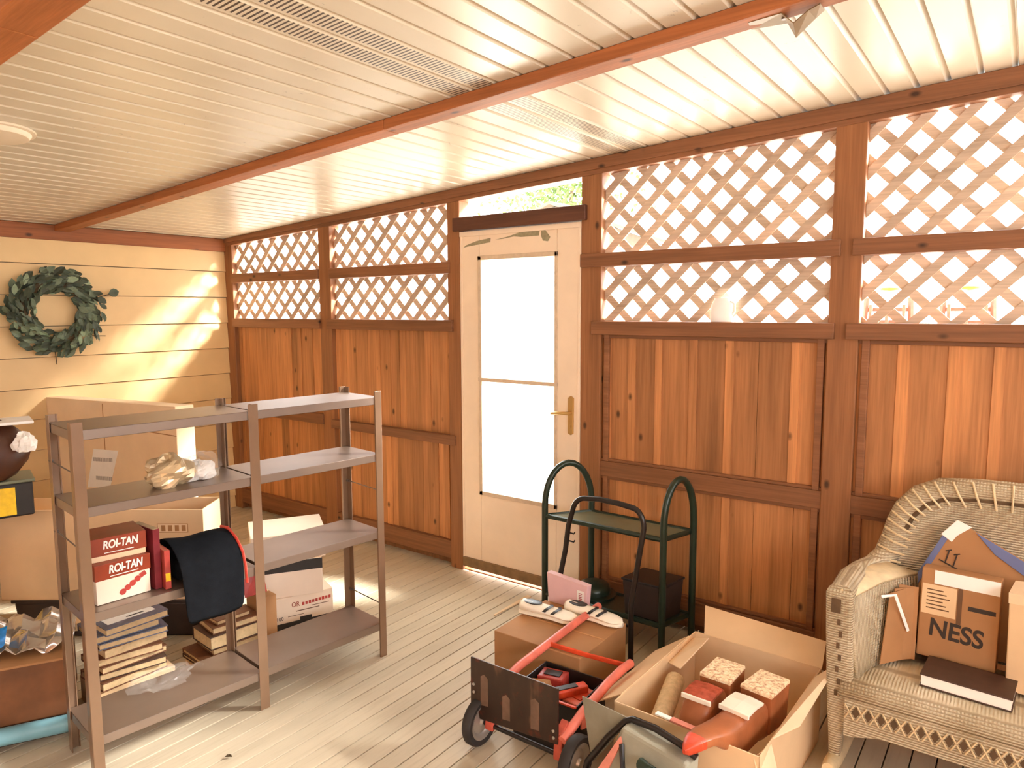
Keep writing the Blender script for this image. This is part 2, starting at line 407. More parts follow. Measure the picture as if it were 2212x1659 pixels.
# lattice panels
def clip(poly, nx, nz, d):          # keep nx*x+nz*z<=d
    out=[]
    for i in range(len(poly)):
        p,q=poly[i],poly[(i+1)%len(poly)]
        a=nx*p[0]+nz*p[1]-d; c=nx*q[0]+nz*q[1]-d
        if a<=0: out.append(p)
        if a*c<0: t=a/(a-c); out.append((p[0]+t*(q[0]-p[0]),p[1]+t*(q[1]-p[1])))
    return out
def lattice(k, poly, cx, cz_, D=.153, wd=.038):
    b=MB(); r2=math.sqrt(2); pt=D/r2
    for s,(y0,y1) in ((1,(.052,.062)),(-1,(.042,.052))):
        c0=(cx+s*cz_)/r2
        for j in range(-40,40):
            c=c0+(j+.5)*pt
            q=clip(clip(poly,1/r2,s/r2,c+wd/2),-1/r2,-s/r2,-(c-wd/2))
            if len(q)>2: b.prism([(x,y0,z) for x,z in q],(0,y1-y0,0),random.uniform(.82,1.12))
    # thin stop moulding round the opening
    o=struct(b.build('window_%d'%k,M['lattice'])); return o
ph={0:[(.424,2.053),(.40,1.709)],1:[(1.721,2.117),(1.503,1.692)],2:[(4.202,1.976),(4.054,1.771)],3:[(4.849,2.125),(4.839,1.77)],4:[(6.2,2.1),(6.2,1.77)]}
k=1
for i,(a,c) in enumerate(spans):
    a-=.01; c+=.01
    lattice(k,[(a,1.90),(c,1.90),(c,lt(c)+.01),(a,lt(a)+.01)],*ph[i][0]); k+=1
    lattice(k,[(a,1.55),(c,1.55),(c,1.845),(a,1.845)],*ph[i][1]); k+=1
# door header and transom frame
b=MB(); b.box(2.44,3.352,-.024,.06,2.082,2.160); struct(b.build('trim_%d'%n,M['header'],bevel=.004)); n+=1
b=MB(); b.box(2.474,3.316,.02,.085,-.01,.005); struct(b.build('trim_%d'%n,M['ywood'],bevel=.003)); n+=1

# door
d=thing('door_1',None,None,(2.474,0,0)); d['kind']='structure'
b=MB(); W=.842
for (x0,x1,z0,z1) in ((0,.148,.032,2.078),(.688,W,.032,2.078),(.148,.688,.032,.513),(.148,.688,1.922,2.078)): b.box(x0+.002,x1-.002 if x1==W else x1,.004,.044,z0,z1)
b.box(.004,W-.004,-.004,.01,2.048,2.076); b.box(.004,.02,0,.01,.04,2.05); b.box(W-.02,W-.004,0,.01,.04,2.05)
b.build('door_leaf',M['door'],d,bevel=.002)
b=MB()
for (x0,x1,z0,z1) in ((.142,.166,.505,1.93),(.676,.694,.505,1.93),(.142,.694,.503,.529),(.142,.694,1.906,1.932)): b.box(x0,x1,-.004,.04,z0,z1)
b.build('glazing_bead',M['doortrim'],d,bevel=.002)
b=MB(); b.box(.142,.694,-.008,.03,1.196,1.218); b.build('sash_bar',M['doortrim'],d,bevel=.002)
for z0,z1 in ((.53,1.196),(1.218,1.905)):
    b=MB(); b.box(.166,.676,.018,.021,z0,z1); b.build('glass_pane',M['glass'],d)
b=MB(); b.box(.01,W-.006,-.012,.02,.034,.092); b.build('door_sweep',M['sweep'],d,bevel=.004)
hb=MB(); pts=[(.766,.945),(.784,.935),(.8,.945),(.802,1.14),(.784,1.152),(.768,1.14)]
hb.prism([(x,-.006,z) for x,z in pts],(0,.012,0)); h=hb.build('handle_plate',M['brass'],d,bevel=.003); tag(h,'brass handle plate')
b=MB(); b.tube([(.784,.0,1.06),(.784,-.045,1.06),(.765,-.05,1.06),(.72,-.05,1.057),(.684,-.046,1.052)],[.009,.009,.009,.008,.007],10); b.build('lever',M['brass'],h,smooth=True)
b=MB(); b.tube([(.784,-.004,.985),(.784,-.012,.985)],.008,10); b.build('lock_cylinder',M['brass'],h,smooth=True)
b=MB()
for poly in ([(.03,1.985),(.05,1.998),(.13,2.018),(.235,2.03),(.232,2.006),(.17,2.0),(.06,1.99)],[(.27,2.018),(.36,2.03),(.44,2.048),(.53,2.052),(.575,2.046),(.57,2.022),(.45,2.022),(.4,2.028),(.33,2.02)],[(.585,2.05),(.612,2.05),(.645,2.01),(.63,1.988),(.598,1.993),(.585,2.02)]):
    b.prism([(x,.0025,z) for x,z in poly],(0,.003,0))
b.build('bare_patch',M['peel'],d)

# beams under the ceiling
def beam(name,y0,y1,dep):
    b=MB(); xa,xb=.0,XR
    for (s,e,t) in ((0,1.32,.95),(1.322,3.13,1.04),(3.132,XR,1.0)):
        b.hexa([(s,y0,cz(s)-dep),(e,y0,cz(e)-dep),(e,y1,cz(e)-dep),(s,y1,cz(s)-dep),(s,y0,cz(s)-.001),(e,y0,cz(e)-.001),(e,y1,cz(e)-.001),(s,y1,cz(s)-.001)],t)
    return struct(b.build(name,M['beam'],bevel=.004))
beam('trim_%d'%n,-1.225,-1.135,.042); n+=1
beam('trim_%d'%n,-2.555,-2.435,.05); n+=1
# unseen sides of the porch behind the camera: board walls with a band of open bays
b=MB(); b.box(-.1,XR,YB-.06,YB,-.03,1.62); b.box(-.1,XR,YB-.06,YB,1.78,2.75)
for x in (0,1.8,3.6,5.4,XR-.12): b.box(x,x+.12,YB-.09,YB,1.45,1.95)
struct(b.build('wall_front',M['board']))
b=MB(); b.box(XR,XR+.06,-2.5,.1,-.03,1.6); b.box(XR,XR+.06,YB,-2.5,-.03,1.1); b.box(XR,XR+.06,YB,.1,2.1,2.75)
for y in (YB,-2.5,-.02): b.box(XR,XR+.09,y,y+.12,1.1,2.2)
struct(b.build('wall_right',M['board']))

# ---------------------------------------------------------------- outdoors
b=MB(); b.box(-40,40,.3,60,-.5,-.3); g=struct(b.build('ground',M['ground']))
sh=thing('garden_shed','small tan roofed shed seen through the opening above the door','shed',(-2.6,9,-.3))
b=MB(); b.box(-2.2,2.2,0,3,0,3.1); b.build('shed_wall',M['white'],sh)
b=MB(); b.hexa([(-2.6,-.3,3.05),(0,-.3,4.0),(0,3.3,4.0),(-2.6,3.3,3.05),(-2.6,-.3,3.1),(0,-.3,4.06),(0,3.3,4.06),(-2.6,3.3,3.1)])
b.hexa([(0,-.3,4.0),(2.6,-.3,3.05),(2.6,3.3,3.05),(0,3.3,4.0),(0,-.3,4.06),(2.6,-.3,3.1),(2.6,3.3,3.1),(0,3.3,4.06)])
b.prism([(-2.3,-.05,3.1),(2.3,-.05,3.1),(0,-.05,3.98)],(0,.1,0)); b.build('shed_roof',M['roof'],sh)
tr=thing('garden_tree','leafy green tree seen through the opening above the door','tree',(-6.3,15.2,-.3))
b=MB(); b.tube([(0,0,0),(.1,0,1.5),(.05,.1,3.8),(.2,.1,5.6)],[.17,.14,.11,.05],10); b.build('trunk',M['bark'],tr,smooth=True)
b=MB(); rnd=random.Random(3)
for k in range(2600):
    c=Vector((rnd.gauss(0,1.0),rnd.gauss(0,.8),5.6+rnd.gauss(0,.8))); a=Vector((rnd.gauss(0,1),rnd.gauss(0,1),rnd.gauss(0,1))).normalized()*.09
    e=a.cross(Vector((rnd.gauss(0,1),rnd.gauss(0,1),rnd.gauss(0,1)))).normalized()*.05
    b.add([c-a,c+e,c+a,c-e],[(0,1,2,3)],rnd.uniform(.7,1.4))
o=b.build('foliage',M['foliage'],tr); o['kind']='stuff'
# white jug on the sill and two garden chairs with yellow headrests beyond the lattice
j=thing('plastic_jug','white plastic jug standing on the lattice sill right of the door','jug',(4.072,.018,1.5575))
b=MB(); b.loft([[(x*s,y*s*.35,z) for x,y in [(math.cos(a*PI/8),math.sin(a*PI/8)) for a in range(16)]] for s,z in ((.05,0),(.055,.01),(.055,.06),(.046,.09),(.036,.105),(.036,.113))]); b.build('jug_body',M['jug'],j,smooth=True)
b=MB(); b.tube([(.05,0,.03),(.062,0,.05),(.06,0,.085),(.042,0,.098)],.006,8); b.build('jug_handle',M['jug'],j,smooth=True)
def yardchair(x,lab):
    c=thing('garden_chair',lab,'chair',(x,1.25,-.3),0,'garden chairs beyond the lattice')
    for s in (-1,1):
        b=MB(); b.tube([(s*.16,-.25,0),(s*.16,-.22,.45)],.02,8); b.build('leg',M['redmetal'],c,smooth=True)
        b=MB(); b.tube([(s*.16,.2,0),(s*.16,.22,.45),(s*.155,.3,1.3),(s*.12,.36,1.98)],.02,8); b.build('leg',M['redmetal'],c,smooth=True)
    b=MB(); b.box(-.175,.175,-.26,.24,.44,.48); b.build('seat',M['redmetal'],c)
    b=MB()
    for k in range(9):
        z=1.3+k*.075; hw=.165-.06*(z-1.3)/.68; yy=.3+.06*(z-1.3)/.68
        b.box(-hw,hw,yy-.008,yy+.008,z,z+.022)
    for xx in (-.09,0,.09): b.box(xx-.008,xx+.008,.3,.34,1.3,1.94)
    b.build('backrest',M['redmetal'],c)
    b=MB(); b.loft([[(math.cos(a*PI/6)*.055*s+0,.36+math.sin(a*PI/6)*.03*s,2.035+h) for a in range(12)] for s,h in ((.6,-.016),(1,-.006),(1,.006),(.6,.016))]); b.build('headrest',M['yellow'],c,smooth=True)
yardchair(4.54,'red slatted garden chair behind the right lattice, left of two')
yardchair(4.95,'red slatted garden chair behind the right lattice, right of two')

# ---------------------------------------------------------------- wreath
def leafshape(b,c,d,nv,L,Wd,tone):
    d=d.normalized(); s=d.cross(nv).normalized(); nn=s.cross(d)
    pts=[c]
    for t,wf in ((.25,.8),(.55,1.0),(.82,.6)): pts += [c+d*L*t+s*Wd*wf*.5+nn*.006, c+d*L*t-s*Wd*wf*.5+nn*.006, c+d*L*t]
    pts.append(c+d*L)
    b.add(pts,[(0,3,1),(0,2,3),(3,6,4,1),(3,2,5,6),(6,9,7,4),(6,5,8,9),(9,10,7),(9,8,10)],tone)
wr=thing('leaf_wreath','grey green leaf wreath hanging on the cream siding wall','wreath',(.006,-1.262,1.612))
b=MB(); b.tube([(.035,math.cos(a*PI/16)*.19,math.sin(a*PI/16)*.19) for a in range(32)],.028,8,closed=True); b.build('wreath_ring',M['twig'],wr,smooth=True)
b=MB(); rnd=random.Random(11)
for k in range(470):
    a=rnd.uniform(0,2*PI); rr=rnd.uniform(.125,.275); dirr=Vector((0,math.cos(a),math.sin(a))); tan=Vector((0,math.sin(a),-math.cos(a)))
    c=dirr*rr+Vector((rnd.uniform(.02,.085),0,0))
    d=tan*rnd.uniform(.5,1.2)+dirr*rnd.uniform(-.15,.75)+Vector((rnd.uniform(-.1,.5),0,0)); nv=Vector((1,rnd.gauss(0,.6),rnd.gauss(0,.6)))
    leafshape(b,c,d,nv,rnd.uniform(.045,.095),rnd.uniform(.028,.05),rnd.choice([.4,.5,.65,.8,1.0,1.3,1.8,2.8]))
o=b.build('leaves',M['leaf'],wr); o['kind']='stuff'
b=MB(); b.tube([(.04,.22,.08),(.05,.30,.11),(.05,.345,.125)],.003,6); so_=b.build('long_sprig',M['twig'],wr)
b=MB(); leafshape(b,Vector((.05,.335,.125)),Vector((0,1,.25)),Vector((1,0,0)),.075,.06,.8); b.build('sprig_leaf',M['leaf'],so_)
b=MB(); b.tube([(.04,-.02,-.22),(.045,-.015,-.345)],.003,6); b.build('bare_twig',M['twig'],wr)
b=MB(); b.tube([(.04,.17,-.16),(.05,.30,-.165)],.003,6); b.build('bare_twig',M['twig'],wr)

# ceiling disc and bracket
fx=thing('ceiling_fixture','round white fixture disc on the ceiling at far left','ceiling fixture',(2.02,-2.19,cz(2.02)-.001),0)
Rt=Matrix.Rotation(-math.atan(CB),3,'Y')
b=MB(); b.lathe([(.125,0),(.125,-.014),(.115,-.026),(.06,-.034),(.0,-.035)],40); b.build('disc',M['fixture'],fx,smooth=True,R=Rt)
b=MB(); b.lathe([(.14,0),(.14,-.008),(.13,-.01)],40); b.build('rim',M['fixture'],fx,smooth=True,R=Rt)
br=thing('metal_bracket','bent olive metal bracket under the ceiling beam at upper right','bracket',(4.65,-1.16,cz(4.65)-.043))
b=MB(); b.add([(-.10,.03,-.002),(-.09,-.03,-.004),(.0,-.03,0),(.0,.035,-.006),(.03,-.02,-.03),(.02,.05,-.045),(.07,-.03,-.01),(.075,.03,-.012),(.1,-.03,.0),(.1,.02,.0)],[(0,1,2,3),(3,2,4,5),(5,4,6,7),(7,6,8,9)]); b.build('bracket_plate',M['bracket'],br,solid=.003)
b=MB(); b.tube([(0,0,.0),(.0,0,-.008)],.008,8); b.build('bolt',M['steel'],br,smooth=True)

# ---------------------------------------------------------------- shelving unit
ang=math.atan2(.993,.116)
su=thing('shelving_unit','brown metal shelving unit with two bays and four shelf levels','shelving unit',(2.82,-1.655,0),ang)
XS=[-.625,-.0,.612]
DP=.285
for xi,xc in enumerate(XS):
    for yy in (0,DP):
        b=MB(); s=1 if yy==0 else -1
        if xi==1:
            b.box(xc-.02,xc+.02,yy-.0015,yy+.0015,0,1.255); b.box(xc-.002,xc+.002,min(yy,yy+s*.03),max(yy,yy+s*.03),0,1.255)
            b.box(xc+.017,xc+.02,min(yy,yy+s*.012),max(yy,yy+s*.012),0,1.255)
        else:
            q=1 if xi==0 else -1
            b.box(min(xc,xc+q*.034),max(xc,xc+q*.034),yy-.0015,yy+.0015,0,1.255); b.box(xc-.0015,xc+.0015,min(yy,yy+s*.034),max(yy,yy+s*.034),0,1.255)
            b.box(min(xc+q*.030,xc+q*.034),max(xc+q*.030,xc+q*.034),min(yy,yy+s*.008),max(yy,yy+s*.008),0,1.255)
        b.build('upright',M['upright'],su,bevel=.0008)
for zt in (1.228,.966,.606,.165):
    for (a,c) in ((XS[0]+.004,XS[1]-.004),(XS[1]+.004,XS[2]-.004)):
        z2=zt-(.006 if a<-.3 and zt<.9 else 0)
        b=MB(); b.box(a,c,.004,DP-.004,z2-.003,z2)
        for (x0,x1,y0,y1) in ((a,c,.004,.007),(a,c,DP-.007,DP-.004),(a,a+.003,.004,DP-.004),(c-.003,c,.004,DP-.004)): b.box(x0,x1,y0,y1,z2-.034,z2)
        b.box(a,c,.004,.016,z2-.034,z2-.031); b.box(a,c,DP-.016,DP-.004,z2-.034,z2-.031)
        b.build('shelf',M['shelf'],su,bevel=.002)
for xc,zz in ((XS[0]+.004,1.085),(XS[0]+.004,.83),(XS[2]-.004,.79),(XS[2]-.004,.245)):
    b=MB(); b.tube([(xc,.006,zz),(xc,DP-.006,zz+.006)],.0025,6); b.tube([(xc,DP-.02,zz+.006),(xc,DP-.004,zz+.006)],.007,8); b.build('tie_rod',M['steel'],su,smooth=True)
SM=Matrix.Translation((2.82,-1.655,0)) @ Matrix.Rotation(ang,4,'Z')     # shelf frame to world
def on_shelf(x,y,z): return tuple(SM @ Vector((x,y,z)))

# crumpled paper packet on the second shelf
def blob(b,rx,ry,rz,seed,amp=.25,n=22,m=14,fl=True):
    rnd=random.Random(seed); ph=[(rnd.uniform(0,6),rnd.uniform(0,6),rnd.choice([2,3,4,5,7]),rnd.choice([1,2,3,4])) for _ in range(7)]
    rings=[]
    for i in range(m+1):
        th=PI*i/m; ring=[]
        for k in range(n):
            a=2*PI*k/n; r=1+amp*sum(math.sin(p[2]*a+p[0])*math.sin(p[3]*th+p[1]) for p in ph)/4+rnd.uniform(-.05,.05)*amp*4
            x,y,z=math.sin(th)*math.cos(a)*rx*r,math.sin(th)*math.sin(a)*ry*r,-math.cos(th)*rz*r
            ring.append((x,y,max(z,-rz*.72) if fl else z))
        rings.append(ring)
    b.loft(rings); return b
pk=thing('crumpled_packet','crumpled tan and clear wrapped packet on the second shelf of the left bay','packet',on_shelf(-.215,.13,.9665),ang)
b=MB(); blob(b,.085,.08,.062,5,.3); o=b.build('paper_wrap',M['foil'],pk); o.location=(-.06,0,.044)
b=MB(); blob(b,.085,.075,.055,9,.45); o=b.build('plastic_wrap',M['film'],pk); o.location=(.05,.0,.04)
b=MB(); blob(b,.06,.055,.04,12,.35); o=b.build('inner_paper',M['paper'],pk); o.location=(.05,.0,.031)

# cigar boxes on the third shelf
def cigar(loc,rz,h,label,lower):
    t=thing('cigar_box',label,'box',loc,rz,'cigar boxes on the third shelf')
    fr=.60 if lower else .24
    b=MB(); b.box(-.09,.09,0,.15,0,h*fr); b.build('box_body',M['white'] if lower else M['card2'],t,bevel=.002)
    b=MB(); b.box(-.093,.093,-.003,.153,h*fr,h); b.build('lid',M['cigar'],t,bevel=.002)
    if not lower: pass
    hh=h*(1-fr)
    Mx=Matrix.Translation((.008,-.0045,h*fr+hh*.58)) @ Matrix.Rotation(PI/2,4,'X')
    o=text('ROI-TAN',.040 if lower else .040,M['paper'],t,Mx,offset=.0012,shear=.15,sx=.70)
    b=MB(); b.add([(-.045,-.004,h*fr+.008),(.05,-.004,h*fr+.008),(.05,-.004,h*fr+.011),(-.045,-.004,h*fr+.0105)],[(0,1,2,3)]); b.build('small_print',M['paper'],t,solid=.0006)
    return t,h
t1,_=cigar(on_shelf(-.478,.06,.6015),ang+math.radians(3),.142,'lower cigar box with a white front and cigar picture, third shelf',True)
b=MB()
for k in range(4):
    cx=-.005+k*.017; cz0=.026+k*.011
    b.lathe([(.0001,-.0012),(.011,-.0012),(.011,.0),(.0001,.0)],12,'y',(cx,-.0008,cz0))
b.tube([(.055,-.0015,.066),(.075,-.0015,.076)],.009,8,flat=.15)
b.build('cigar_picture',M['redpack'],t1)
t2,_=cigar(on_shelf(-.482,.085,.7435),ang+math.radians(-4),.084,'upper red cigar box resting on the white fronted one, third shelf',False)
bk=thing('paperback_book','maroon paperback standing between the cigar boxes and the black cloth','book',on_shelf(-.361,.06,.6015),ang+math.radians(6))
b=MB(); b.box(-.012,.012,0,.15,0,.225); b.build('cover',M['maroon'],bk,bevel=.001)
b=MB(); b.box(-.010,.010,.0,.148,.2251,.2256); b.build('pages',M['cream'],bk)
bk=thing('paperback_book','thin red and orange spined book beside the black cloth','book',on_shelf(-.338,.03,.6015),ang+math.radians(-3))
b=MB(); b.box(-.010,.010,0,.13,0,.145); b.build('cover',M['redpack'],bk,bevel=.001)
b=MB(); b.box(-.0085,.0085,-.0012,-.0002,.03,.06); b.build('spine_label',M['yellow'],bk); 

# black cloth bag draped over the third shelf
cb=thing('cloth_bag','black cloth bag with red edging draped over the third shelf','bag',on_shelf(-.17,0,.606),ang)
prof=[(.27,.03),(.22,.09),(.17,.145),(.10,.158),(.03,.135),(-.015,.095),(-.03,.04),(-.036,-.05),(-.04,-.145)]
rings=[]; rnd=random.Random(2)
for i,(y,z) in enumerate(prof):
    hw0=-.145+ (.0 if i<6 else .004*(i-5)); hw1=.095-(.004*(i-5) if i>5 else 0)
    rings.append([(hw0+(hw1-hw0)*k/8, y+.004*math.sin(k*1.3+i), z+.006*math.sin(k*.9+i*.8)+( -.01*(k/8) if i<7 else .01*(k/8))) for k in range(9)])
b=MB(); b.loft(rings,closed=False); b.build('cloth',M['navy'],cb,smooth=True,solid=.006,sub=1)
b=MB(); b.tube([(.097,r[8][1],r[8][2]) for r in rings[2:8]],.009,8,flat=.5); b.build('red_edging',M['red'],cb,smooth=True)
b=MB(); b.box(-.125,.075,.05,.24,-.0,.085); b.build('stuffing',M['navy'],cb,bevel=.02)

# ---------------------------------------------------------------- things behind and under the shelving unit
def book(name,label,loc,rz,w,dp,h,cover,group,cat='book',thin=.004,extra=None):
    t=thing(name,label,cat,loc,rz,group)
    b=MB(); b.box(-w/2,w/2,-dp/2,dp/2,0,thin); b.box(-w/2,w/2,-dp/2,dp/2,h-thin,h); b.box(-w/2,w/2,dp/2-thin,dp/2,0,h); b.build('cover',cover,t,bevel=.0008)
    b=MB(); b.box(-w/2+.004,w/2-.004,-dp/2+.003,dp/2-thin,thin,h-thin); b.build('pages',M['cream'],t)
    return t
# left stack
cr=thing('low_carton','low brown carton on the floor under the left book stack','carton',(2.26,-1.93,0),ang)
b=MB(); b.box(-.15,.15,-.11,.11,0,.11); b.build('carton_body',M['card'],cr,bevel=.003)
b=MB(); b.box(-.15,.15,-.02,.02,.1101,.1108); b.build('tape_strip',M['carddark'],cr)
z=.1115; G='books stacked behind the left bay'
stack=[(.26,.2,.035,'brownbook','lowest brown book in the left stack behind the shelving'),(.25,.19,.03,'darkbook','dark book second from the bottom of the left stack'),(.26,.2,.028,'brownbook','brown book third from the bottom of the left stack'),
 (.25,.2,.032,'brownbook','worn brown book in the middle of the left stack'),(.25,.2,.04,'brownbook','thick brown hardback under the magazines of the left stack'),(.26,.2,.026,'magblue','grey green magazine under the two top ones of the left stack'),(.25,.2,.03,'magblue','slate magazine second from the top of the left stack')]
for i,(w,dp,h,c,l) in enumerate(stack):
    book('stacked_book',l,(2.27+random.uniform(-.012,.012),-1.945+random.uniform(-.015,.015),z),ang+random.uniform(-.12,.12),w,dp,h,M[c],G); z+=h+.0006
t=book('magazine','white titled magazine on top of the left book stack',(2.28,-1.93,z),ang+.1,.25,.2,.03,M['magblue'],G,'magazine')
b=MB(); b.add([(-.10,-.06,.0306),(.09,-.06,.0306),(.09,.06,.0306),(-.10,.06,.0306)],[(0,1,2,3)]); b.build('title_panel',M['paper'],t,solid=.0006)
b=MB()
for k in range(9): x=-.09+k*.02; b.box(x,x+.012,.02+.01*(k%3),.045+.008*(k%2),.0311,.0316)
b.build('title_print',M['maroon'],t)
b=MB(); b.box(-.02,.05,-.045,-.036,.0311,.0316); b.build('byline_print',M['ink'],t)
# right stack
cr2=thing('low_carton','flat brown carton on the floor under the right book stack','carton',(2.33,-1.52,0),ang)
b=MB(); b.box(-.15,.13,-.1,.1,0,.05); b.build('carton_body',M['card'],cr2,bevel=.003)
z=.0505; G='books stacked behind the middle upright'
for (w,dp,h,c,l,dx,rz) in [(.28,.2,.018,'darkbook','thin dark book at the bottom of the right stack',-.01,.06),(.28,.2,.022,'brownbook','thin brown book second up in the right stack',-.01,.03),(.24,.18,.028,'brownbook','cream edged book third up in the right stack',.03,-.02),(.25,.18,.06,'darkbook','thick cream edged book near the top of the right stack',.02,.02),(.22,.16,.03,'brownbook','small brown book near the top of the right stack',.03,-.05),(.16,.12,.022,'brownbook','smallest book on top of the right stack',.02,.05)]:
    q=Vector((2.33,-1.53,0))+Vector((.116,.993,0))*dx
    book('stacked_book',l,(q.x,q.y,z),ang+rz,w,dp,h,M[c],G); z+=h+.0006
pb=thing('plastic_bag','crinkled clear plastic bag on the bottom shelf of the left bay','plastic bag',on_shelf(-.33,.20,.1615),ang)
b=MB(); blob(b,.10,.07,.035,21,.5); o=b.build('bag_film',M['film'],pb); o.location=(0,0,.026)
b=MB(); b.tube([(.10,-.02,.03),(.14,-.03,.05),(.165,-.02,.03)],.004,6); b.build('bag_seam',M['film'],pb,smooth=True)
# white file boxes
def filebox(loc,rz,label,w,dp,h,band,bandlow,tab,words):
    t=thing('file_box',label,'box',loc,rz,'white file boxes behind the right bay')
    b=MB(); b.box(-w/2,w/2,-dp/2,dp/2,0,h); b.build('box_body',M['white'],t,bevel=.002)
    if band:
        b=MB(); b.box(-w/2-.001,w/2+.001,-dp/2-.0012,dp/2,h-band,h-.002); b.build('black_band',M['black'],t)
    if bandlow:
        b=MB(); b.box(-w/2-.001,w/2+.001,-dp/2-.0012,dp/2,0,bandlow)
        if tab: b.box(-.0,.06,-dp/2-.0012,-dp/2,bandlow,bandlow+.016)
        b.build('black_base_band',M['black'],t)
    return t
ry=ang+math.radians(2)
t=filebox((2.25,-1.09,0),ang-math.radians(14),'lowest white file box with faded print and a black bottom band',.345,.22,.19,0,.06,True,None)
Mx=Matrix.Translation((.055,-.1112,.145)) @ Matrix.Rotation(PI/2,4,'X')
text('OR',.036,M['cigar'],t,Mx @ Matrix.Translation((-.075,0,0)),sx=.8,name='lettering')
b=MB()
for k in range(9): b.box(.012+k*.017,.012+k*.017+.012,-.1112,-.1105,.134+.001*k,.150+.001*k)
b.build('faded_print',M['redpack'],t)
Mx=Matrix.Translation((-.10,-.1112,.085)) @ Matrix.Rotation(PI/2,4,'X')
text('100',.026,M['ink'],t,Mx,sx=.9,name='lettering')
b=MB(); b.box(-.02,.10,-.1112,-.1104,.108,.112); b.box(.06,.15,-.1112,-.1104,.122,.125); b.box(-.06,.02,-.1112,-.1104,.088,.0905); b.build('print_lines',M['inkbrown'],t)
t=filebox((2.24,-1.115,.1905),ang-math.radians(26),'middle white file box with a black band round its top',.33,.22,.185,.055,0,False,None)
b=MB(); b.box(-.16,.16,-.105,.105,.1851,.1856); b.build('lid_edge',M['card2'],t)
t=filebox((2.235,-1.105,.3765),ang-math.radians(24),'topmost white file box with its white lid tilted up',.35,.23,.12,0,0,False,None)
b=MB(); b.hexa([(-.18,-.118,.105),(.18,-.118,.105),(.18,.118,.125),(-.18,.118,.125),(-.18,-.118,.135),(.18,-.118,.135),(.18,.118,.155),(-.18,.118,.155)]); b.build('lid',M['white'],t,bevel=.002)
rp=thing('red_packet','red and white plastic packet leaning beside the middle upright','packet',(2.40,-1.425,.285),ang)
b=MB(); b.hexa([(-.055,-.01,-.0),(.06,-.012,0),(.06,.0,0),(-.055,.0,0),(-.06,.03,.14),(.05,.025,.15),(.05,.04,.15),(-.06,.04,.14)]); b.build('packet_body',M['redpack'],rp,bevel=.004)
b=MB(); b.hexa([(-.066,-.012,-.0),(-.052,-.012,0),(-.052,.0,0),(-.066,.0,0),(-.071,.028,.14),(-.057,.028,.145),(-.057,.04,.145),(-.071,.04,.14)]); b.build('white_edge',M['paper'],rp)
rp2=thing('low_carton','small brown carton on the floor under the red packet','carton',(2.35,-1.36,0),ang)
b=MB(); b.box(-.03,.05,-.08,.06,0,.28); b.build('carton_body',M['carddark'],rp2,bevel=.002); b=MB(); b.box(-.03,.05,-.015,.015,.2801,.2806); b.build('tape_strip',M['card2'],rp2)
rp.location=(2.36,-1.385,.2815)

# big cartons by the left wall
tc=thing('flat_carton','tall flat cardboard carton with a white shipping label by the siding wall','carton',(.78,-1.30,0),math.radians(3))
b=MB(); b.hexa([(-.80,0,0),(.72,0,0),(.72,.11,0),(-.80,.11,0),(-.78,.0,1.052),(.72,0,1.097),(.72,.11,1.097),(-.78,.11,1.052)]); b.build('carton_body',M['card2'],tc,bevel=.004)
b=MB(); b.box(-.055,-.048,-.0012,0,.1,1.06); b.box(.30,.72,-.0012,0,.93,.935); b.build('fold_crease',M['carddark'],tc)
b=MB(); q=[(-.24,.51),(.0,.50),(.12,.785),(-.12,.765)]
q=[(-.30,.505),(-.02,.545),(.10,.785),(-.19,.765)]
b.prism([(x,-.0018,z) for x,z in q],(0,.0015,0)); lb=b.build('shipping_label',M['paper'],tc); tag(lb,'white shipping label')
b=MB(); rnd=random.Random(4)
for (zc,x0,x1) in ((.70,-.20,.02),(.585,-.18,-.0)):
    x=x0
    while x<x1: w=rnd.uniform(.012,.024); b.box(x,x+w*.75,-.0026,-.002,zc-.012+.09*(x-x0),zc+.012+.09*(x-x0)); x+=w
b.build('label_print',plain('label_grey_ink',lin(176,172,166),.7),lb)

fb=thing('open_carton','large open cardboard carton standing behind the left bay','carton',(1.64,-1.745,.2),math.atan2(.59,.79))
Lh=.505; D=.27; Hh=.455
b=MB()
b.box(-Lh,Lh,0,.006,0,Hh); b.box(-Lh,Lh,D-.006,D,0,Hh-.01); b.box(-Lh,-Lh+.006,.006,D-.006,0,Hh); b.box(Lh-.006,Lh,.006,D-.006,0,Hh); b.box(-Lh,Lh,0,D,0,.006)
b.build('carton_body',M['card'],fb,bevel=.001)
b=MB(); b.box(.28,.43,-.001,.0,.34,.385)
o=b.build('printed_box',M['carddark'],fb); 
b=MB(); b.box(.283,.427,-.0015,-.0009,.343,.382); b.build('print_fill',M['card2'],o)
b=MB(); 
for k in range(4): b.box(.30+k*.033,.30+k*.033+.02,-.002,-.0014,.348,.377)
b.build('print_marks',M['carddark'],o)
pl=thing('storage_bin','dark low storage bin on the floor under the open carton','bin',(1.66,-1.70,0),math.atan2(.59,.79))
b=MB(); b.hexa([(-.48,.0,0),(.40,.0,0),(.40,.3,0),(-.48,.3,0),(-.5,-.01,.18),(.42,-.01,.18),(.42,.31,.18),(-.5,.31,.18)]); b.build('bin_body',M['bin'],pl,bevel=.01)
b=MB(); b.box(-.51,.43,-.02,.32,.18,.199); b.build('bin_lid',M['bin'],pl,bevel=.006)
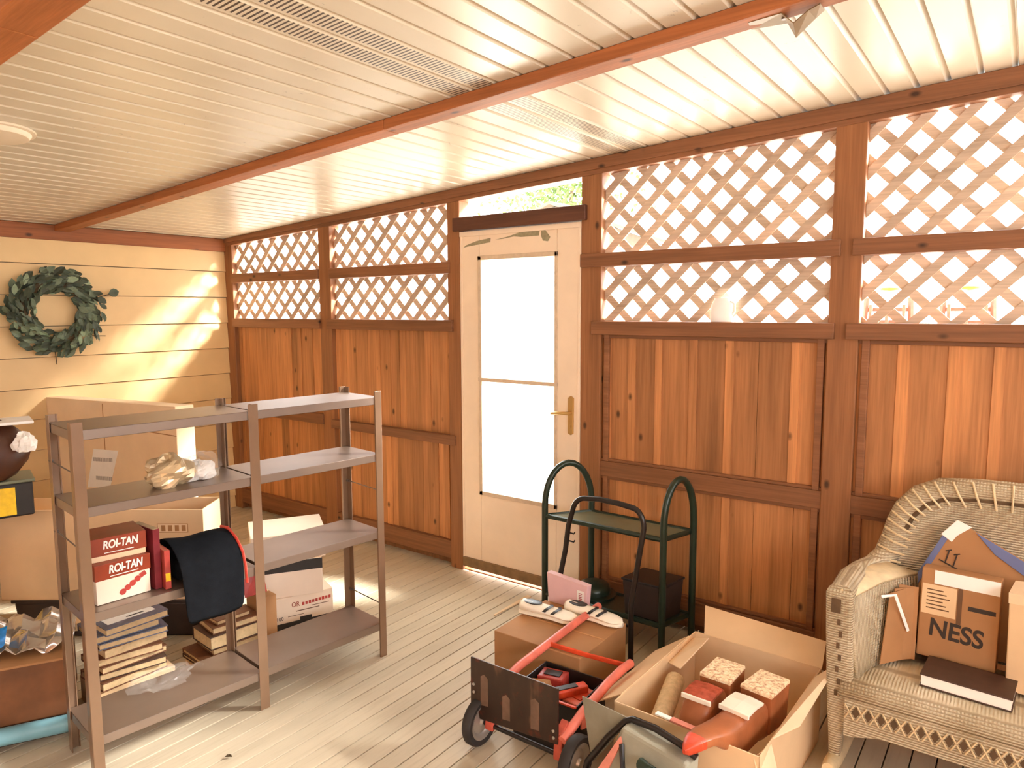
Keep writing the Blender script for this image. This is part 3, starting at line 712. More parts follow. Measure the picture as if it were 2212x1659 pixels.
# left edge pile
lc=thing('low_carton','brown carton at the left edge beside the large open carton','carton',(1.33,-2.36,0),math.atan2(.59,.79))
b=MB(); b.box(-.32,.14,-.02,.20,0,.66); b.build('carton_body',M['card'],lc,bevel=.004)
b=MB(); b.box(-.32,.14,.07,.11,.6601,.6608); b.build('tape_strip',M['carddark'],lc)
yb=thing('tool_case','black case with a yellow front panel on the left carton','case',(1.41,-2.19,.6612),math.radians(75))
b=MB(); b.box(-.22,.24,-.02,.2,0,.16); b.build('case_body',M['black'],yb,bevel=.008)
b=MB(); b.box(-.22,.17,-.024,-.0195,.012,.142); b.build('yellow_panel',M['yellow'],yb,bevel=.002)
b=MB(); b.box(-.23,.25,-.03,.21,.160,.175); b.build('case_lid',M['greensh'],yb,bevel=.004)
lb=thing('leather_bag','dark brown leather bag with a pale rim at the left edge','bag',(1.38,-2.12,.8365),math.radians(75))
b=MB(); blob(b,.24,.12,.17,31,.12); o=b.build('bag_body',M['leather'],lb,smooth=True); o.location=(-.05,.0,.122)
b=MB(); b.box(-.27,.20,-.1,.1,.262,.276); o=b.build('pale_rim',M['paper'],lb,bevel=.004)
b=MB(); blob(b,.045,.04,.05,33,.4); o=b.build('tissue',M['paper'],lb); o.location=(.16,-.09,.17)
# bin of shiny things, rusty panel and blue strip at lower left
rb=thing('rusty_panel_box','rusty brown box panel at lower left behind the near upright','box',(2.29,-2.30,0),math.radians(62))
b=MB(); b.box(-.45,.12,.0,.28,.075,.30); b.build('box_body',M['rust'],rb,bevel=.006)
b=MB(); b.box(-.455,.125,-.004,.284,.296,.304); b.build('box_rim',M['carddark'],rb)
b=MB(); b.tube([(-.46,-.04,.062),(.19,-.04,.058)],.032,14); o=b.build('blue_strip',M['teal'],rb,smooth=True); tag(o,'pale blue rounded strip along the base')
b=MB(); b.box(-.44,.11,-.0,.27,0,.075); b.build('box_foot',M['bin'],rb)
fm=thing('shiny_film_packets','crinkled silver and blue plastic film lying on the rusty box','plastic film',(2.22,-2.19,.3045),math.radians(62))
rnd=random.Random(6)
b=MB(); rings=[]
for i in range(15):
    x=-.36+i*.031; rings.append([(x,-.05+k*.03,.02+.018*math.sin(i*2.1+k*.6)+.012*math.sin(k*1.9+i)+.06*(k/8)) for k in range(9)])
b.loft(rings,closed=False); o=b.build('silver_film',plain('silver_film',lin(196,188,178),.16,.75,.2,8),fm,smooth=True,solid=.003)
b=MB(); b.loft([[(x-.3,-.052+k*.018,.046+.012*math.sin(i*1.7+k)+.05*(k/8)) for k in range(7)] for i,x in enumerate([0,.03,.06,.09,.12,.15])],closed=False); b.build('blue_film',M['blue'],fm,smooth=True,solid=.002)
ff=thing('loose_flap','folded brown cardboard flap lying behind the near rear upright','cardboard',(1.86,-1.90,.2005),math.radians(40))
b=MB(); b.hexa([(-.12,-.1,0),(.13,-.06,0),(.13,.1,0),(-.1,.1,0),(-.12,-.1,.01),(.13,-.06,.07),(.13,.1,.09),(-.1,.1,.02)]); b.build('flap',M['card'],ff)
b=MB(); b.box(-.05,.1,-.09,-.07,.075,.085,1,0,rot('Z',20)); b.build('flap_edge',M['carddark'],ff)

# ---------------------------------------------------------------- plant stand by the wall
ps=thing('plant_stand','dark green two tier tube stand with arched ends against the cedar wall','stand',(3.60,-.22,0))
def arch(xf,yf,xr,yr,zs,zt,n=14):
    pts=[(xf,yf,0),(xf,yf,zs*.5),(xf,yf,zs)]
    for i in range(1,n):
        a=PI*i/n; t=(1-math.cos(a))/2; pts.append((xf+(xr-xf)*t,yf+(yr-yf)*t,zs+(zt-zs)*math.sin(a)))
    return pts+[(xr,yr,zs),(xr,yr,zs*.5),(xr,yr,0)]
for (xf,yf,xr,yr) in ((-.315,-.075,-.16,.135),(.345,-.085,.405,.125)):
    b=MB(); b.tube(arch(xf,yf,xr,yr,.615,.83),.0165,12); b.build('arched_leg',M['green'],ps,smooth=True)
for nm,z,mm in (('shelf',.565,'greensh'),('lower_shelf',.15,'green')):
    q=[(-.31,-.075),(.34,-.085),(.40,.12),(-.155,.13)]
    b=MB(); b.hexa([(x,y,z-.008) for x,y in q]+[(x,y,z) for x,y in q]); o=b.build(nm,M[mm],ps)
    b=MB(); b.tube([(x,y,z-.004) for x,y in q],.013,8,closed=True); b.build('shelf_rim',M['green'],o,smooth=True)
dk=thing('dark_bin','dark grey bin on the lower tier of the green stand','bin',(3.84,-.245,.1505))
b=MB(); b.hexa([(-.10,-.035,0),(.085,-.04,0),(.12,.12,0),(-.07,.12,0),(-.11,-.045,.17),(.095,-.05,.17),(.13,.13,.17),(-.08,.13,.17)]); b.build('bin_body',M['bin'],dk,bevel=.006)
b=MB(); b.hexa([(-.115,-.05,.17),(.10,-.055,.17),(.135,.135,.17),(-.085,.135,.17),(-.115,-.05,.182),(.10,-.055,.182),(.135,.135,.182),(-.085,.135,.182)]); b.build('bin_lid',M['black'],dk,bevel=.003)
pt=thing('sun_hat','dark green rounded hat on the lower tier of the green stand','hat',(3.50,-.16,.1505))
b=MB(); b.lathe([(.085,0),(.088,.03),(.075,.055),(.045,.068),(.0,.072)],20); b.build('crown',M['green'],pt,smooth=True)
b=MB(); b.lathe([(.115,0),(.115,.008),(.09,.012)],20); b.build('brim',M['green'],pt,smooth=True)

# ---------------------------------------------------------------- brown carton with shoes, black handle frame
bc=thing('shoe_carton','closed brown carton behind the red hand truck, white shoes on top','carton',(3.66,-.74,0))
b=MB(); b.hexa([(-.21,-.20,0),(.22,-.20,0),(.22,.20,0),(-.21,.20,0),(-.21,-.20,.235),(.22,-.20,.235),(.22,.20,.235),(-.21,.20,.235)]); b.build('carton_body',M['carddark'],bc,bevel=.003)
b=MB(); b.box(-.205,.215,-.004,.004,.2352,.2362); b.build('flap_seam',M['cardin'],bc)
hf=thing('folding_cart','black bent tube folding cart frame standing behind the brown carton','cart',(3.70,-.47,0))
def uframe():
    p=[(.185,-.03,.02),(.178,-.02,.30),(.215,-.005,.58),(.225,0,.655)]
    for i in range(1,8): a=PI/2*i/8; p.append((.225-.06*(1-math.cos(a)),0,.655+.085*math.sin(a)))
    p+= [(.10,0,.748),(.0,0,.752),(-.07,0,.745)]
    for i in range(1,8): a=PI/2*i/8; p.append((-.07-.075*math.sin(a),0,.745-.09*(1-math.cos(a))))
    p+= [(-.165,0,.60),(-.178,-.005,.48),(-.20,-.012,.36),(-.205,-.02,.25),(-.205,-.03,.02)]
    return p
b=MB(); b.tube(uframe(),.0125,10); b.build('handle_frame',M['blacktube'],hf,smooth=True)
for z in (.565,.525):
    b=MB(); b.tube([(-.168 if z>.54 else -.173,0,z),(-.135,0,z-.002),(-.13,0,z+.006)],.004,6); b.build('hook',M['blacktube'],hf,smooth=True)
b=MB(); b.box(-.21,.19,-.06,.0,.0,.012); b.build('base_plate',M['black'],hf,bevel=.002)
b=MB(); b.tube([(-.205,-.02,.2),(.18,-.02,.2)],.008,8); b.build('cross_tube',M['blacktube'],hf,smooth=True)

def shoe(name,label,loc,rz,group):
    t=thing(name,label,'shoe',loc,rz,group)
    def ring(x,w,z0,z1,k=12):
        return [(x,w*math.cos(2*PI*i/k),z0+(z1-z0)*(.5+.5*math.sin(2*PI*i/k))) for i in range(k)]
    b=MB(); b.loft([ring(x,w,.0,.022) for x,w in ((-.14,.02),(-.13,.034),(-.06,.036),(.02,.034),(.09,.046),(.13,.036),(.145,.012))]); b.build('sole',M['sneaker'],t,smooth=True)
    b=MB(); b.loft([ring(x,w,.014,h) for x,w,h in ((-.138,.018,.055),(-.125,.031,.066),(-.06,.034,.060),(.0,.036,.056),(.05,.042,.048),(.10,.044,.040),(.13,.032,.034),(.141,.012,.026))]); b.build('upper',M['sneaker'],t,smooth=True)
    b=MB(); b.lathe([(.0,-.004),(.026,-.004),(.03,.002),(.024,.004),(.0,.001)],16,'z',(0,0,0)); o=b.build('ankle_opening',M['black'],t,smooth=True); o.scale=(1.6,.8,1); o.location=(-.075,0,.060)
    for k in (0,1):
        x=.012+.04*k
        b=MB(); b.loft([[ (x+dx-.022*(abs(j)), (.041-.0*k)*math.cos(PI/2-j*1.35)*1.02*(1 if True else 1),   .014+(.0565-.006*k-.014)*(.5+.5*math.sin(PI/2-j*1.35))+.0018) for j in [q/6 for q in range(-6,7)]] for dx in (0,.016)],closed=False); b.build('stripe',M['black'],t,solid=.0015)
    return t
shoe('sneaker','white sneaker with black stripes, right one on the brown carton',(3.745,-.60,.2355),math.radians(3),'white sneakers on the brown carton')
shoe('sneaker','white sneaker lying left of the striped one on the brown carton',(3.57,-.70,.2355),math.radians(8),'white sneakers on the brown carton')
pbx=thing('pink_box','pink card box with a printed label on the brown carton by the door','box',(3.575,-.548,.2357),math.radians(-3))
b=MB(); b.hexa([(-.105,-.0,.0),(.105,-.0,.0),(.105,.035,.0),(-.105,.035,0),(-.115,.0,.14),(.115,.0,.125),(.115,.035,.125),(-.115,.035,.14)]); b.build('box_body',M['pink'],pbx,bevel=.002)
b=MB(); b.box(.06,.095,-.0015,0,.03,.095); o=b.build('label',M['paper'],pbx)
b=MB(); 
for k in range(6): b.box(.068,.087,-.002,-.0014,.04+k*.008,.044+k*.008)
b.build('label_print',M['redpack'],o)
# ---------------------------------------------------------------- red hand truck
ht=thing('hand_truck','red tube hand truck with a worn dark toe plate and two black wheels','hand truck',(3.88,-1.33,0))
b=MB(); b.hexa([(-.238,-.004,.104),(.148,-.004,.135),(.148,.004,.135),(-.238,.004,.104),(-.236,-.004,.337),(.149,-.004,.337),(.149,.004,.337),(-.236,.004,.337)])
b.build('toe_plate',M['plate'],ht,bevel=.002)
for (xa,w_,za,zb) in ((-.188,.034,.165,.288),(-.088,.034,.145,.243),(.036,.036,.155,.272)):
    b=MB(); b.prism([(xa,-.0052,za),(xa+w_,-.0052,za+.004),(xa+w_,-.0052,zb-.012),(xa+w_*.5,-.0052,zb),(xa,-.0052,zb-.012)],(0,.001,0)); b.build('worn_mark',M['wornmark'],ht)
for (x,z) in ((-.222,.235),(-.221,.205),(.13,.18),(.131,.155)):
    b=MB(); b.lathe([(.006,-.004),(.005,-.007),(.0,-.008)],10,'y',(x,0,z)); b.build('rivet',M['hub'],ht,smooth=True)
for pts in ([(-.165,.02,.20),(-.16,.2,.238),(-.155,.50,.255),(-.15,.81,.268)],[(.165,.0,.155),(.172,.12,.20),(.18,.30,.237),(.182,.40,.243),(.184,.468,.24)]):
    b=MB(); b.tube(pts,.017,12); b.build('rail_tube',M['redtube'],ht,smooth=True)
b=MB(); b.tube([(-.157,.40,.25),(.02,.42,.243),(.182,.44,.242)],.011,8,flat=.6); b.build('cross_bar',M['orange'],ht,smooth=True)
b=MB(); b.tube([(-.23,.012,.09),(.23,.012,.09)],.009,10); b.build('axle',M['blacktube'],ht,smooth=True)
for (x,lab) in ((-.205,0),(.21,1)):
    wv=MB(); wv.lathe([(.066,-.016),(.084,-.02),(.09,-.012),(.09,.012),(.084,.02),(.066,.016),(.066,-.016)],36,'x',(x,.012,.09),cap=False); wo=wv.build('wheel',M['rubber'],ht,smooth=True)
    wv=MB(); wv.lathe([(.0,-.022),(.014,-.022),(.018,-.012),(.046,-.005),(.060,-.016),(.0665,-.017),(.0665,.017),(.060,.016),(.046,.005),(.018,.012),(.014,.022),(.0,.022)],30,'x',(x,.012,.09)); wv.build('hub',M['hub'],wo,smooth=True)
for x in (-.155,.145):
    b=MB(); b.hexa([(x-.018,-.002,.075),(x+.018,-.002,.075),(x+.018,.03,.075),(x-.018,.03,.075),(x-.015,.002,.17),(x+.015,.002,.17),(x+.015,.05,.20),(x-.015,.05,.20)]); b.build('axle_bracket',M['redmetal'],ht,bevel=.003)
b=MB(); b.prism([(.176,.10,.195),(.178,.24,.228),(.177,.14,.14),(.176,.10,.15)],(.006,0,0)); b.build('side_gusset',M['redtube'],ht)
# open tray of red and orange bits between the rails
ct=thing('tool_tray','open black tray of red and orange oddments between the red rails','tray',(3.84,-1.055,0),math.radians(2))
b=MB(); x0,x1,y0,y1,h=-.105,.165,-.14,.10,.19
b.box(x0,x1,y0,y1,0,.006); b.box(x0,x1,y0,y0+.005,0,h); b.box(x0,x1,y1-.005,y1,0,h); b.box(x0,x0+.005,y0,y1,0,h); b.box(x1-.005,x1,y0,y1,0,h); b.build('tray_body',M['black'],ct,bevel=.001)
b=MB(); b.box(x0-.002,x1+.002,y0-.002,y0+.007,h,h+.006); b.build('tray_lip',M['orange'],ct)
def bit(name,lab,cat,mt,dims,loc,R,part,mt2):
    t=thing(name,lab,cat,loc,0,'oddments in the black tray')
    b=MB(); a,c,e=dims; b.box(-a,a,-c,c,-e,e,1,0,R); b.build('body',M[mt],t,bevel=.006)
    b=MB(); b.box(-a*.6,a*.6,-c*.5,c*.5,e,e+.004,1,0,R); b.build(part,M[mt2],t)
bit('red_case','red case at the back of the black tray','case','redpack',(.055,.04,.05),(3.80,-1.01,.13),rot('Z',12),'case_label','black')
bit('orange_handle','orange red bar lying across the black tray','handle','orange',(.022,.085,.016),(3.90,-1.07,.165),rot('Z',-32),'grip','black')
bit('red_case','red case at the right front of the black tray','case','redtube',(.04,.065,.04),(3.945,-1.04,.11),rot('Z',-10),'case_label','orange')
bit('brown_block','mottled brown block at the front left of the black tray','block','carddark',(.04,.042,.035),(3.80,-1.105,.14),rot('X',25)@rot('Z',15),'block_print','card')
bit('dark_pouch','dark pouch in the middle of the black tray','pouch','black',(.03,.05,.04),(3.868,-1.05,.06),rot('Z',30),'pouch_flap','maroon')

# ---------------------------------------------------------------- open carton with boots
bx=thing('open_boot_carton','open cardboard carton with brown boots inside, in front of the cedar wall','carton',(4.43,-.88,0),math.radians(-2))
b=MB(); x0,x1,y0,y1,h=-.245,.255,-.335,.335,.285
b.box(x0,x1,y0,y1,0,.005); b.box(x0,x1,y0,y0+.005,0,h); b.box(x0,x1,y1-.005,y1,0,h); b.box(x0,x0+.005,y0,y1,0,h); b.box(x1-.005,x1,y0,y1,0,h); b.build('carton_body',M['card'],bx,bevel=.001)
def flap(pts,lab=None,m='card2'):
    b=MB(); b.add(pts,[tuple(range(len(pts)))]); return b.build('flap',M[m],bx,solid=.004)
flap([(x0+.04,y1,h-.003),(x1,y1,h-.003),(x1-.01,y1+.09,h+.065),(x0+.0,y1+.10,h+.075)],m='card')
flap([(x0,y0+.05,h),(x0,y1-.06,h),(x0-.14,y1-.08,h-.10),(x0-.15,y0+.10,h-.11)],m='card')
flap([(x0+.006,y1-.26,h-.03),(x0+.006,y1-.03,h-.02),(x0+.10,y1-.10,h+.035),(x0+.085,y1-.33,h+.0)],m='card2')
flap([(x1,y0+.12,h),(x1,y1-.08,h),(x1+.065,y1-.06,h+.06),(x1+.045,y0+.24,h+.0)],m='card2')
flap([(x1-.02,y0,h-.01),(x1+.0,y0+.10,h-.01),(x1+.06,y0+.06,h-.16),(x1+.04,y0-.02,h-.2)],m='card2')
def boot(label,loc,rz,topm,solem,L):
    t=thing('boot',label,'boot',loc,rz,'brown boots in the open carton')
    b=MB(); b.hexa([(-.052,.0,.03),(.055,.0,.03),(.052,.14,.02),(-.05,.14,.02),(-.055,.0,.165),(.058,.0,.165),(.055,.148,.165),(-.053,.148,.165)]); b.build('heel_block',M['boot'],t,bevel=.006)
    b=MB(); b.hexa([(-.0555,-.001,.157),(.0585,-.001,.157),(.0555,.149,.157),(-.0535,.149,.157),(-.055,.0,.172),(.058,.0,.172),(.055,.148,.172),(-.053,.148,.172)]); o=b.build('heel_cap',M[topm],t,bevel=.004); tag(o,'speckled cream heel cap')
    def ring(y,w,z0,z1,k=14):
        out=[]
        for i in range(k):
            a=2*PI*i/k; cx=math.copysign(abs(math.cos(a))**.55,math.cos(a)); sz=math.copysign(abs(math.sin(a))**.55,math.sin(a))
            out.append((w*cx,y,(z0+z1)/2+(z1-z0)/2*sz))
        return out
    if L>.9: tail=[ring(-.16,.053,.01,.150),ring(-.22,.052,.05,.152),ring(-.275,.048,.10,.160),ring(-.33,.041,.135,.172),ring(-.39,.030,.142,.178),ring(-.425,.016,.145,.172)]
    else: tail=[ring(-.16,.051,.01,.128),ring(-.19,.046,.0,.10),ring(-.215,.036,-.01,.07),ring(-.232,.02,-.01,.04),ring(-.238,.008,-.005,.02)]
    b=MB(); b.loft([ring(.05,.048,.0,.14),ring(-.02,.05,.01,.145),ring(-.05,.052,.02,.158),ring(-.14,.052,.015,.155)]+tail); b.build('boot_body',M['boot'],t,smooth=True)
    b=MB(); b.loft([[(x*w,y,z+.003-.004*abs(x)) for x in (-1,-.5,0,.5,1)] for y,w,z in ((-.04,.05,.158),(-.09,.05,.163),(-.145,.05,.158))],closed=False); b.build('sole_patch',M[solem],t,solid=.008)
    b=MB(); b.box(-.052,.052,-.152,-.143,.148,.164); b.build('sole_edge',M['sneaker'],t,bevel=.002)
    if L>.9:
        b=MB(); b.loft([ring(-.372,.0345,.1395,.1785),ring(-.405,.026,.141,.1775),ring(-.432,.015,.143,.172),ring(-.446,.004,.15,.165)]); b.build('toe_tip',M['orange'],t,smooth=True)
    return t
boot('brown boot lying sole up with a glossy reddish sole, left of the pair',(4.428,-.945,.165),math.radians(-3),'speck','gloss',.78)
boot('brown boot lying sole up with a white sole patch, right of the pair',(4.572,-.95,.168),math.radians(-9),'speck','sneaker',.98)
rl=thing('paper_roll','rolled tan paper lying at the left inside the boot carton','paper roll',(4.275,-.98,.21),math.radians(12))
b=MB(); b.tube([(0,-.16,0),(0,.12,.02)],.035,16); b.build('roll',M['cream'],rl,smooth=True)
b=MB(); b.tube([(0,-.163,0),(0,-.158,0)],.02,12); b.build('roll_core',M['carddark'],rl)
# grey canvas bag in front
cv=thing('canvas_bag','grey canvas bag with black tube edging in front of the boot carton','bag',(4.31,-1.34,0))
b=MB(); b.hexa([(-.12,-.13,.0),(.20,-.14,.0),(.21,-.01,.0),(-.10,-.01,.0),(-.015,-.045,.325),(.20,-.05,.288),(.21,.035,.288),(-.01,.03,.325)]); b.build('bag_body',M['canvas'],cv,bevel=.01)
b=MB(); b.add([(-.005,.0,.332),(-.225,.075,.30),(-.17,.03,.17),(-.13,-.02,.15)],[(0,1,2,3)]); b.build('side_flap',M['canvas'],cv,solid=.006)
b=MB(); b.tube([(-.175,-.05,.0),(-.14,-.035,.155),(-.075,-.015,.255),(-.02,-.005,.322),(.0,0,.333),(.08,.0,.331),(.17,-.004,.312),(.215,-.006,.292)],.011,10); b.build('edge_tube',M['blacktube'],cv,smooth=True)
b=MB(); b.add([(-.012,-.055,.30),(-.15,-.14,.04),(-.10,-.15,.02),(-.005,-.06,.285)],[(0,1,2,3)]); b.build('pink_strap',M['strap'],cv,solid=.008)
b=MB(); b.tube([(-.005,-.062,.28),(.02,-.10,.22),(.025,-.14,.13),(.02,-.155,.02)],.008,8); b.build('cord',M['blacktube'],cv,smooth=True)
b=MB(); b.tube([(.07,-.085,.26),(.10,-.095,.262),(.15,-.095,.255),(.20,-.08,.24)],[.018,.014,.011,.009],10); b.build('carry_handle',M['green'],cv,smooth=True)
fl=thing('salmon_tag','salmon and white tag lying on the front edge of the boot carton','tag',(4.425,-1.222,.3),math.radians(-6))
b=MB(); b.box(-.045,.05,-.012,.012,0,.006); b.build('tag_card',M['strap'],fl,bevel=.001); b=MB(); b.box(-.1,-.046,-.009,.009,0,.005); b.build('white_end',M['paper'],fl)
fl.location=(4.425,-1.205,.287)

# ---------------------------------------------------------------- wicker chair and its load
wc=thing('wicker_chair','cream woven wicker rocking chair loaded with cartons at the right edge','chair',(5.235,-.42,0))
# back: shell from the seat up, with rolled rim
rim=[(-.455,-.30,.645),(-.455,-.1,.64),(-.445,.02,.63),(-.415,.11,.632),(-.385,.165,.665),(-.365,.195,.73),(-.352,.21,.79),(-.33,.22,.845),(-.285,.23,.90),(-.22,.238,.932),(-.11,.243,.943),(0,.245,.945)]
rim=rim+[(-x,y,z) for x,y,z in rim[-2::-1]]
b=MB(); b.tube(rim,[.036 if i in (0,len(rim)-1) else .042 for i in range(len(rim))],12,flat=1.15); b.build('rolled_rim',M['wicker'],wc,smooth=True)
back=rim[3:-3]
b=MB(); rings=[]
for t in [i/6 for i in range(7)]:
    rings.append([(x*(1-.10*t), y-.03-.10*t+ .02*math.sin(PI*t), .36+(z-.36)*(1-t)) for x,y,z in back])
b.loft(rings,closed=False); b.build('backrest',M['wicker'],wc,smooth=True,solid=.02)
b=MB()
for i in range(1,len(back)-1):
    p=Vector(back[i-1]);q=Vector(back[i])
    for f in (0,.5):
        m=p.lerp(q,f); c=Vector((0,m.y,.62)); dd=(m-c).normalized()
        b.tube([m+dd*.03+Vector((0,-.012,0)), m+dd*.04+Vector((0,-.03,0)), m-dd*.005+Vector((0,-.052,0)), m-dd*.055+Vector((0,-.046,0))],.0042,6)
o=b.build('rim_lacing',M['wickplain'],wc)
b=MB(); b.tube([(x*.93,y-.034,.60+(z-.60)*.93) for x,y,z in rim[6:-6]],.011,8); b.build('rim_shade_band',M['wickdark'],wc,smooth=True)  # solid dark band, shade of the rim openings put into its colour
for s in (-1,1):
    nm=[]
    # arm side panel, inner and outer skin
    b=MB(); b.loft([[(s*(.475-.02*t),y,.30+(.62-.30)*t) for y in (-.30,-.2,-.1,0,.08)] for t in (0,.25,.5,.75,1)],closed=False); b.build('arm_panel',M['wicker'],wc,solid=.03)
    b=MB(); b.loft([[(s*(x-.03*(1-t)),y,.34+(.635-.34)*t) for x,y in ((.425,-.29),(.405,-.2),(.37,-.09),(.325,.01),(.27,.085))] for t in (0,.25,.5,.75,1)],closed=False); b.build('inner_arm_panel',M['wickarm'],wc,smooth=True,solid=.012)
    b=MB(); b.loft([[(s*.47,-.30,.648),(s*.47,-.1,.648),(s*.45,.03,.64),(s*.42,.11,.64)],[(s*.45,-.30,.662),(s*.44,-.1,.664),(s*.41,.02,.66),(s*.37,.10,.655)],[(s*.42,-.29,.64),(s*.365,-.09,.64),(s*.32,.01,.64),(s*.265,.085,.64)]],closed=False); b.build('arm_top',M['wickplain'],wc,smooth=True,solid=.012)
    # arm front column: flat woven panel narrowing into the leg
    b=MB(); b.loft([[(s*(.452-w),-.315,z),(s*(.452+w2),-.315,z),(s*(.452+w2),-.25,z),(s*(.452-w),-.25,z)] for z,w,w2 in ((.06,.018,.018),(.16,.024,.024),(.24,.05,.03),(.34,.05,.036),(.5,.04,.044),(.66,.036,.05))]); b.build('front_leg',M['wicker'],wc,bevel=.012)
    b=MB(); b.box(s*.462-.018,s*.462+.012,-.3185,-.3145,.585,.635); b.build('weave_gap_shade',M['wickdark'],wc)  # dark plates painted as shade in the column's weave gaps
    for k in range(7):
        z=.56-.042*k; b=MB(); b.box(s*.452-.004+(.004 if k%2 else -.003),s*.452+.006+(.004 if k%2 else -.003),-.3185,-.3145,z-.016,z+.004); b.build('weave_gap_shade',M['wickdark'],wc)
    b=MB(); b.tube([(s*.43,.16,.06),(s*.43,.14,.2),(s*.43,.10,.36)],.022,10); b.build('rear_leg',M['wicker'],wc,smooth=True)
    b=MB(); pts=[]
    for k in range(15):
        t=k/14; y=-.40+.75*t; pts.append((s*.452,y-.0,.03+.16*(t-.42)**2*1.3))
    pts[0]=(s*.47,-.345,.045) if False else pts[0]
    b.tube(pts,[.02]+[.026]*13+[.02],10); b.build('rocker',M['wickplain'],wc,smooth=True)
b=MB(); b.loft([[(x,y,z) for x in (-.44,-.3,-.15,0,.15,.3,.44)] for y,z in ((.10,.335),(-.1,.345),(-.25,.355),(-.305,.35),(-.325,.33),(-.328,.30))],closed=False); b.build('seat',M['wicker'],wc,smooth=True,solid=.018)
# apron with a row of dark diamonds painted as shaded openings
b=MB(); N=24
def arcz(x): return .215-.055*(abs(x)/.41)**2*0+ .0 if False else .195-.03*(1-min(1,abs(abs(x)-.41)/.1)) 
xs=[-.42+.84*k/N for k in range(N+1)]
b.loft([[(x,-.33,.305) for x in xs],[(x,-.334,.275) for x in xs],[(x,-.334,.245) for x in xs],[(x,-.33,arcz(x)) for x in xs]],closed=False); b.build('front_apron',M['wicker'],wc,solid=.012)
b=MB()
for k in range(21):
    x=-.385+k*.0385; z=.262
    b.prism([(x-.0115,-.342,z),(x,-.342,z-.02),(x+.0115,-.342,z),(x,-.342,z+.02)],(0,.004,0))
b.build('diamond_shade',M['wickdark'],wc)
b=MB()
for k in range(22):
    x=-.385+(k-.5)*.0385
    b.tube([(x-.014,-.344,.237),(x+.014,-.344,.287)],.0025,6); b.tube([(x+.014,-.344,.237),(x-.014,-.344,.287)],.0025,6)
b.build('diamond_strands',M['wickplain'],wc)
# carton marked NESS on the seat
nb=thing('marked_carton','brown carton printed NESS standing on the wicker chair seat','carton',(5.105,-.385,.366),math.radians(-3))
R=rot('X',-7)
b=MB(); b.box(-.115,.12,-.08,.005,.012,.325,1,0,R); b.build('carton_body',M['carddark'],nb,bevel=.004)
FR=lambda x,z,off=.0: tuple(R @ Vector((x,-.0805-off,z)))
def onfront(xz,d=.001,m='ink',name='print',par=nb):
    b=MB(); b.prism([FR(x,z) for x,z in xz],tuple(R @ Vector((0,-d,0)))); return b.build(name,M[m],par)
Mx=Matrix.Translation(FR(.0,.115,.0005)) @ R.to_4x4() @ Matrix.Rotation(PI/2,4,'X') @ Matrix.Rotation(math.radians(-3),4,'Z')
text('NESS',.085,M['ink'],nb,Mx,offset=.0020,sx=.88)
lbp=onfront([(-.11,.165),(-.005,.165),(-.005,.27),(-.11,.27)],m='card',name='shipping_label',d=.0006)
onfront([(.03,.205),(.11,.205),(.11,.22),(.03,.22)],m='ink',name='black_strip',d=.0012)
onfront([(-.002,.15),(.012,.15),(.012,.32),(-.002,.32)],m='inkbrown',name='tape_edge',d=.0008)
b=MB()
for k in range(6): 
    z=.185+k*.013; b.prism([FR(-.095,z,.0006),(FR(-.025-.01*(k%3),z,.0006)),(FR(-.025-.01*(k%3),z+.004,.0006)),FR(-.095,z+.004,.0006)],tuple(R @ Vector((0,-.0006,0))))
b.build('label_print',M['inkbrown'],lbp)
wl=onfront([(-.075,.275),(.118,.275),(.118,.322),(-.075,.322)],m='paper',name='white_label',d=.0012)
# leaning box with the arrow mark, blue edges
lx=thing('leaning_carton','brown carton leaning behind the NESS carton, with blue edges and a white corner','carton',(5.135,-.375,.366),0)
R2=rot('X',-8)
def slab(pts,y0,dy,name,m):
    b=MB(); b.prism([tuple(R2 @ Vector((x,y0,z))) for x,z in pts],tuple(R2 @ Vector((0,dy,0)))); return b.build(name,M[m],lx,bevel=.0015)
slab([(-.165,.03),(-.165,.25),(-.055,.49),(.145,.385),(.16,.03)],0,.035,'carton_body','carddark')
slab([(-.192,.235),(-.09,.455),(-.072,.448),(-.167,.24)],-.004,.03,'blue_edge','bluebinder')
slab([(.0,.462),(.15,.384),(.152,.335),(.06,.395)],-.005,.004,'blue_edge','bluebinder')
slab([(-.105,.438),(-.058,.497),(-.012,.478),(-.055,.44),(-.07,.415)],-.006,.005,'white_corner','paper')
b=MB()
for (px,pz,qx,qz) in ((-.105,.345,-.04,.318),(-.085,.34,-.075,.385),(-.06,.33,-.05,.375)):
    b.tube([R2 @ Vector((px,-.002,pz)),R2 @ Vector((qx,-.002,qz))],.0022,5)
b.build('arrow_stems',M['ink'],lx)
b=MB(); b.tube([R2 @ Vector((-.086,-.002,.380)),R2 @ Vector((-.068,-.002,.386))],.0022,5); b.build('arrow_head',M['ink'],lx)
b=MB(); b.tube([R2 @ Vector((-.061,-.002,.370)),R2 @ Vector((-.042,-.002,.376))],.0022,5); b.build('arrow_head',M['ink'],lx)
hb2=thing('hardback_book','thick white edged hardback lying on the wicker seat before the carton','book',(5.155,-.575,.3665),math.radians(-4))
b=MB(); b.box(-.13,.125,-.085,.075,0,.004); b.box(-.13,.125,-.085,.075,.038,.043); b.box(-.13,.125,.07,.075,0,.043); b.build('cover',M['darkbook'],hb2,bevel=.001)
b=MB(); b.box(-.126,.121,-.082,.07,.0042,.0378); b.build('pages',M['paper'],hb2)
pg=thing('paper_bag','brown paper bag standing right of the NESS carton at the right edge','bag',(5.335,-.465,.366),math.radians(-4))
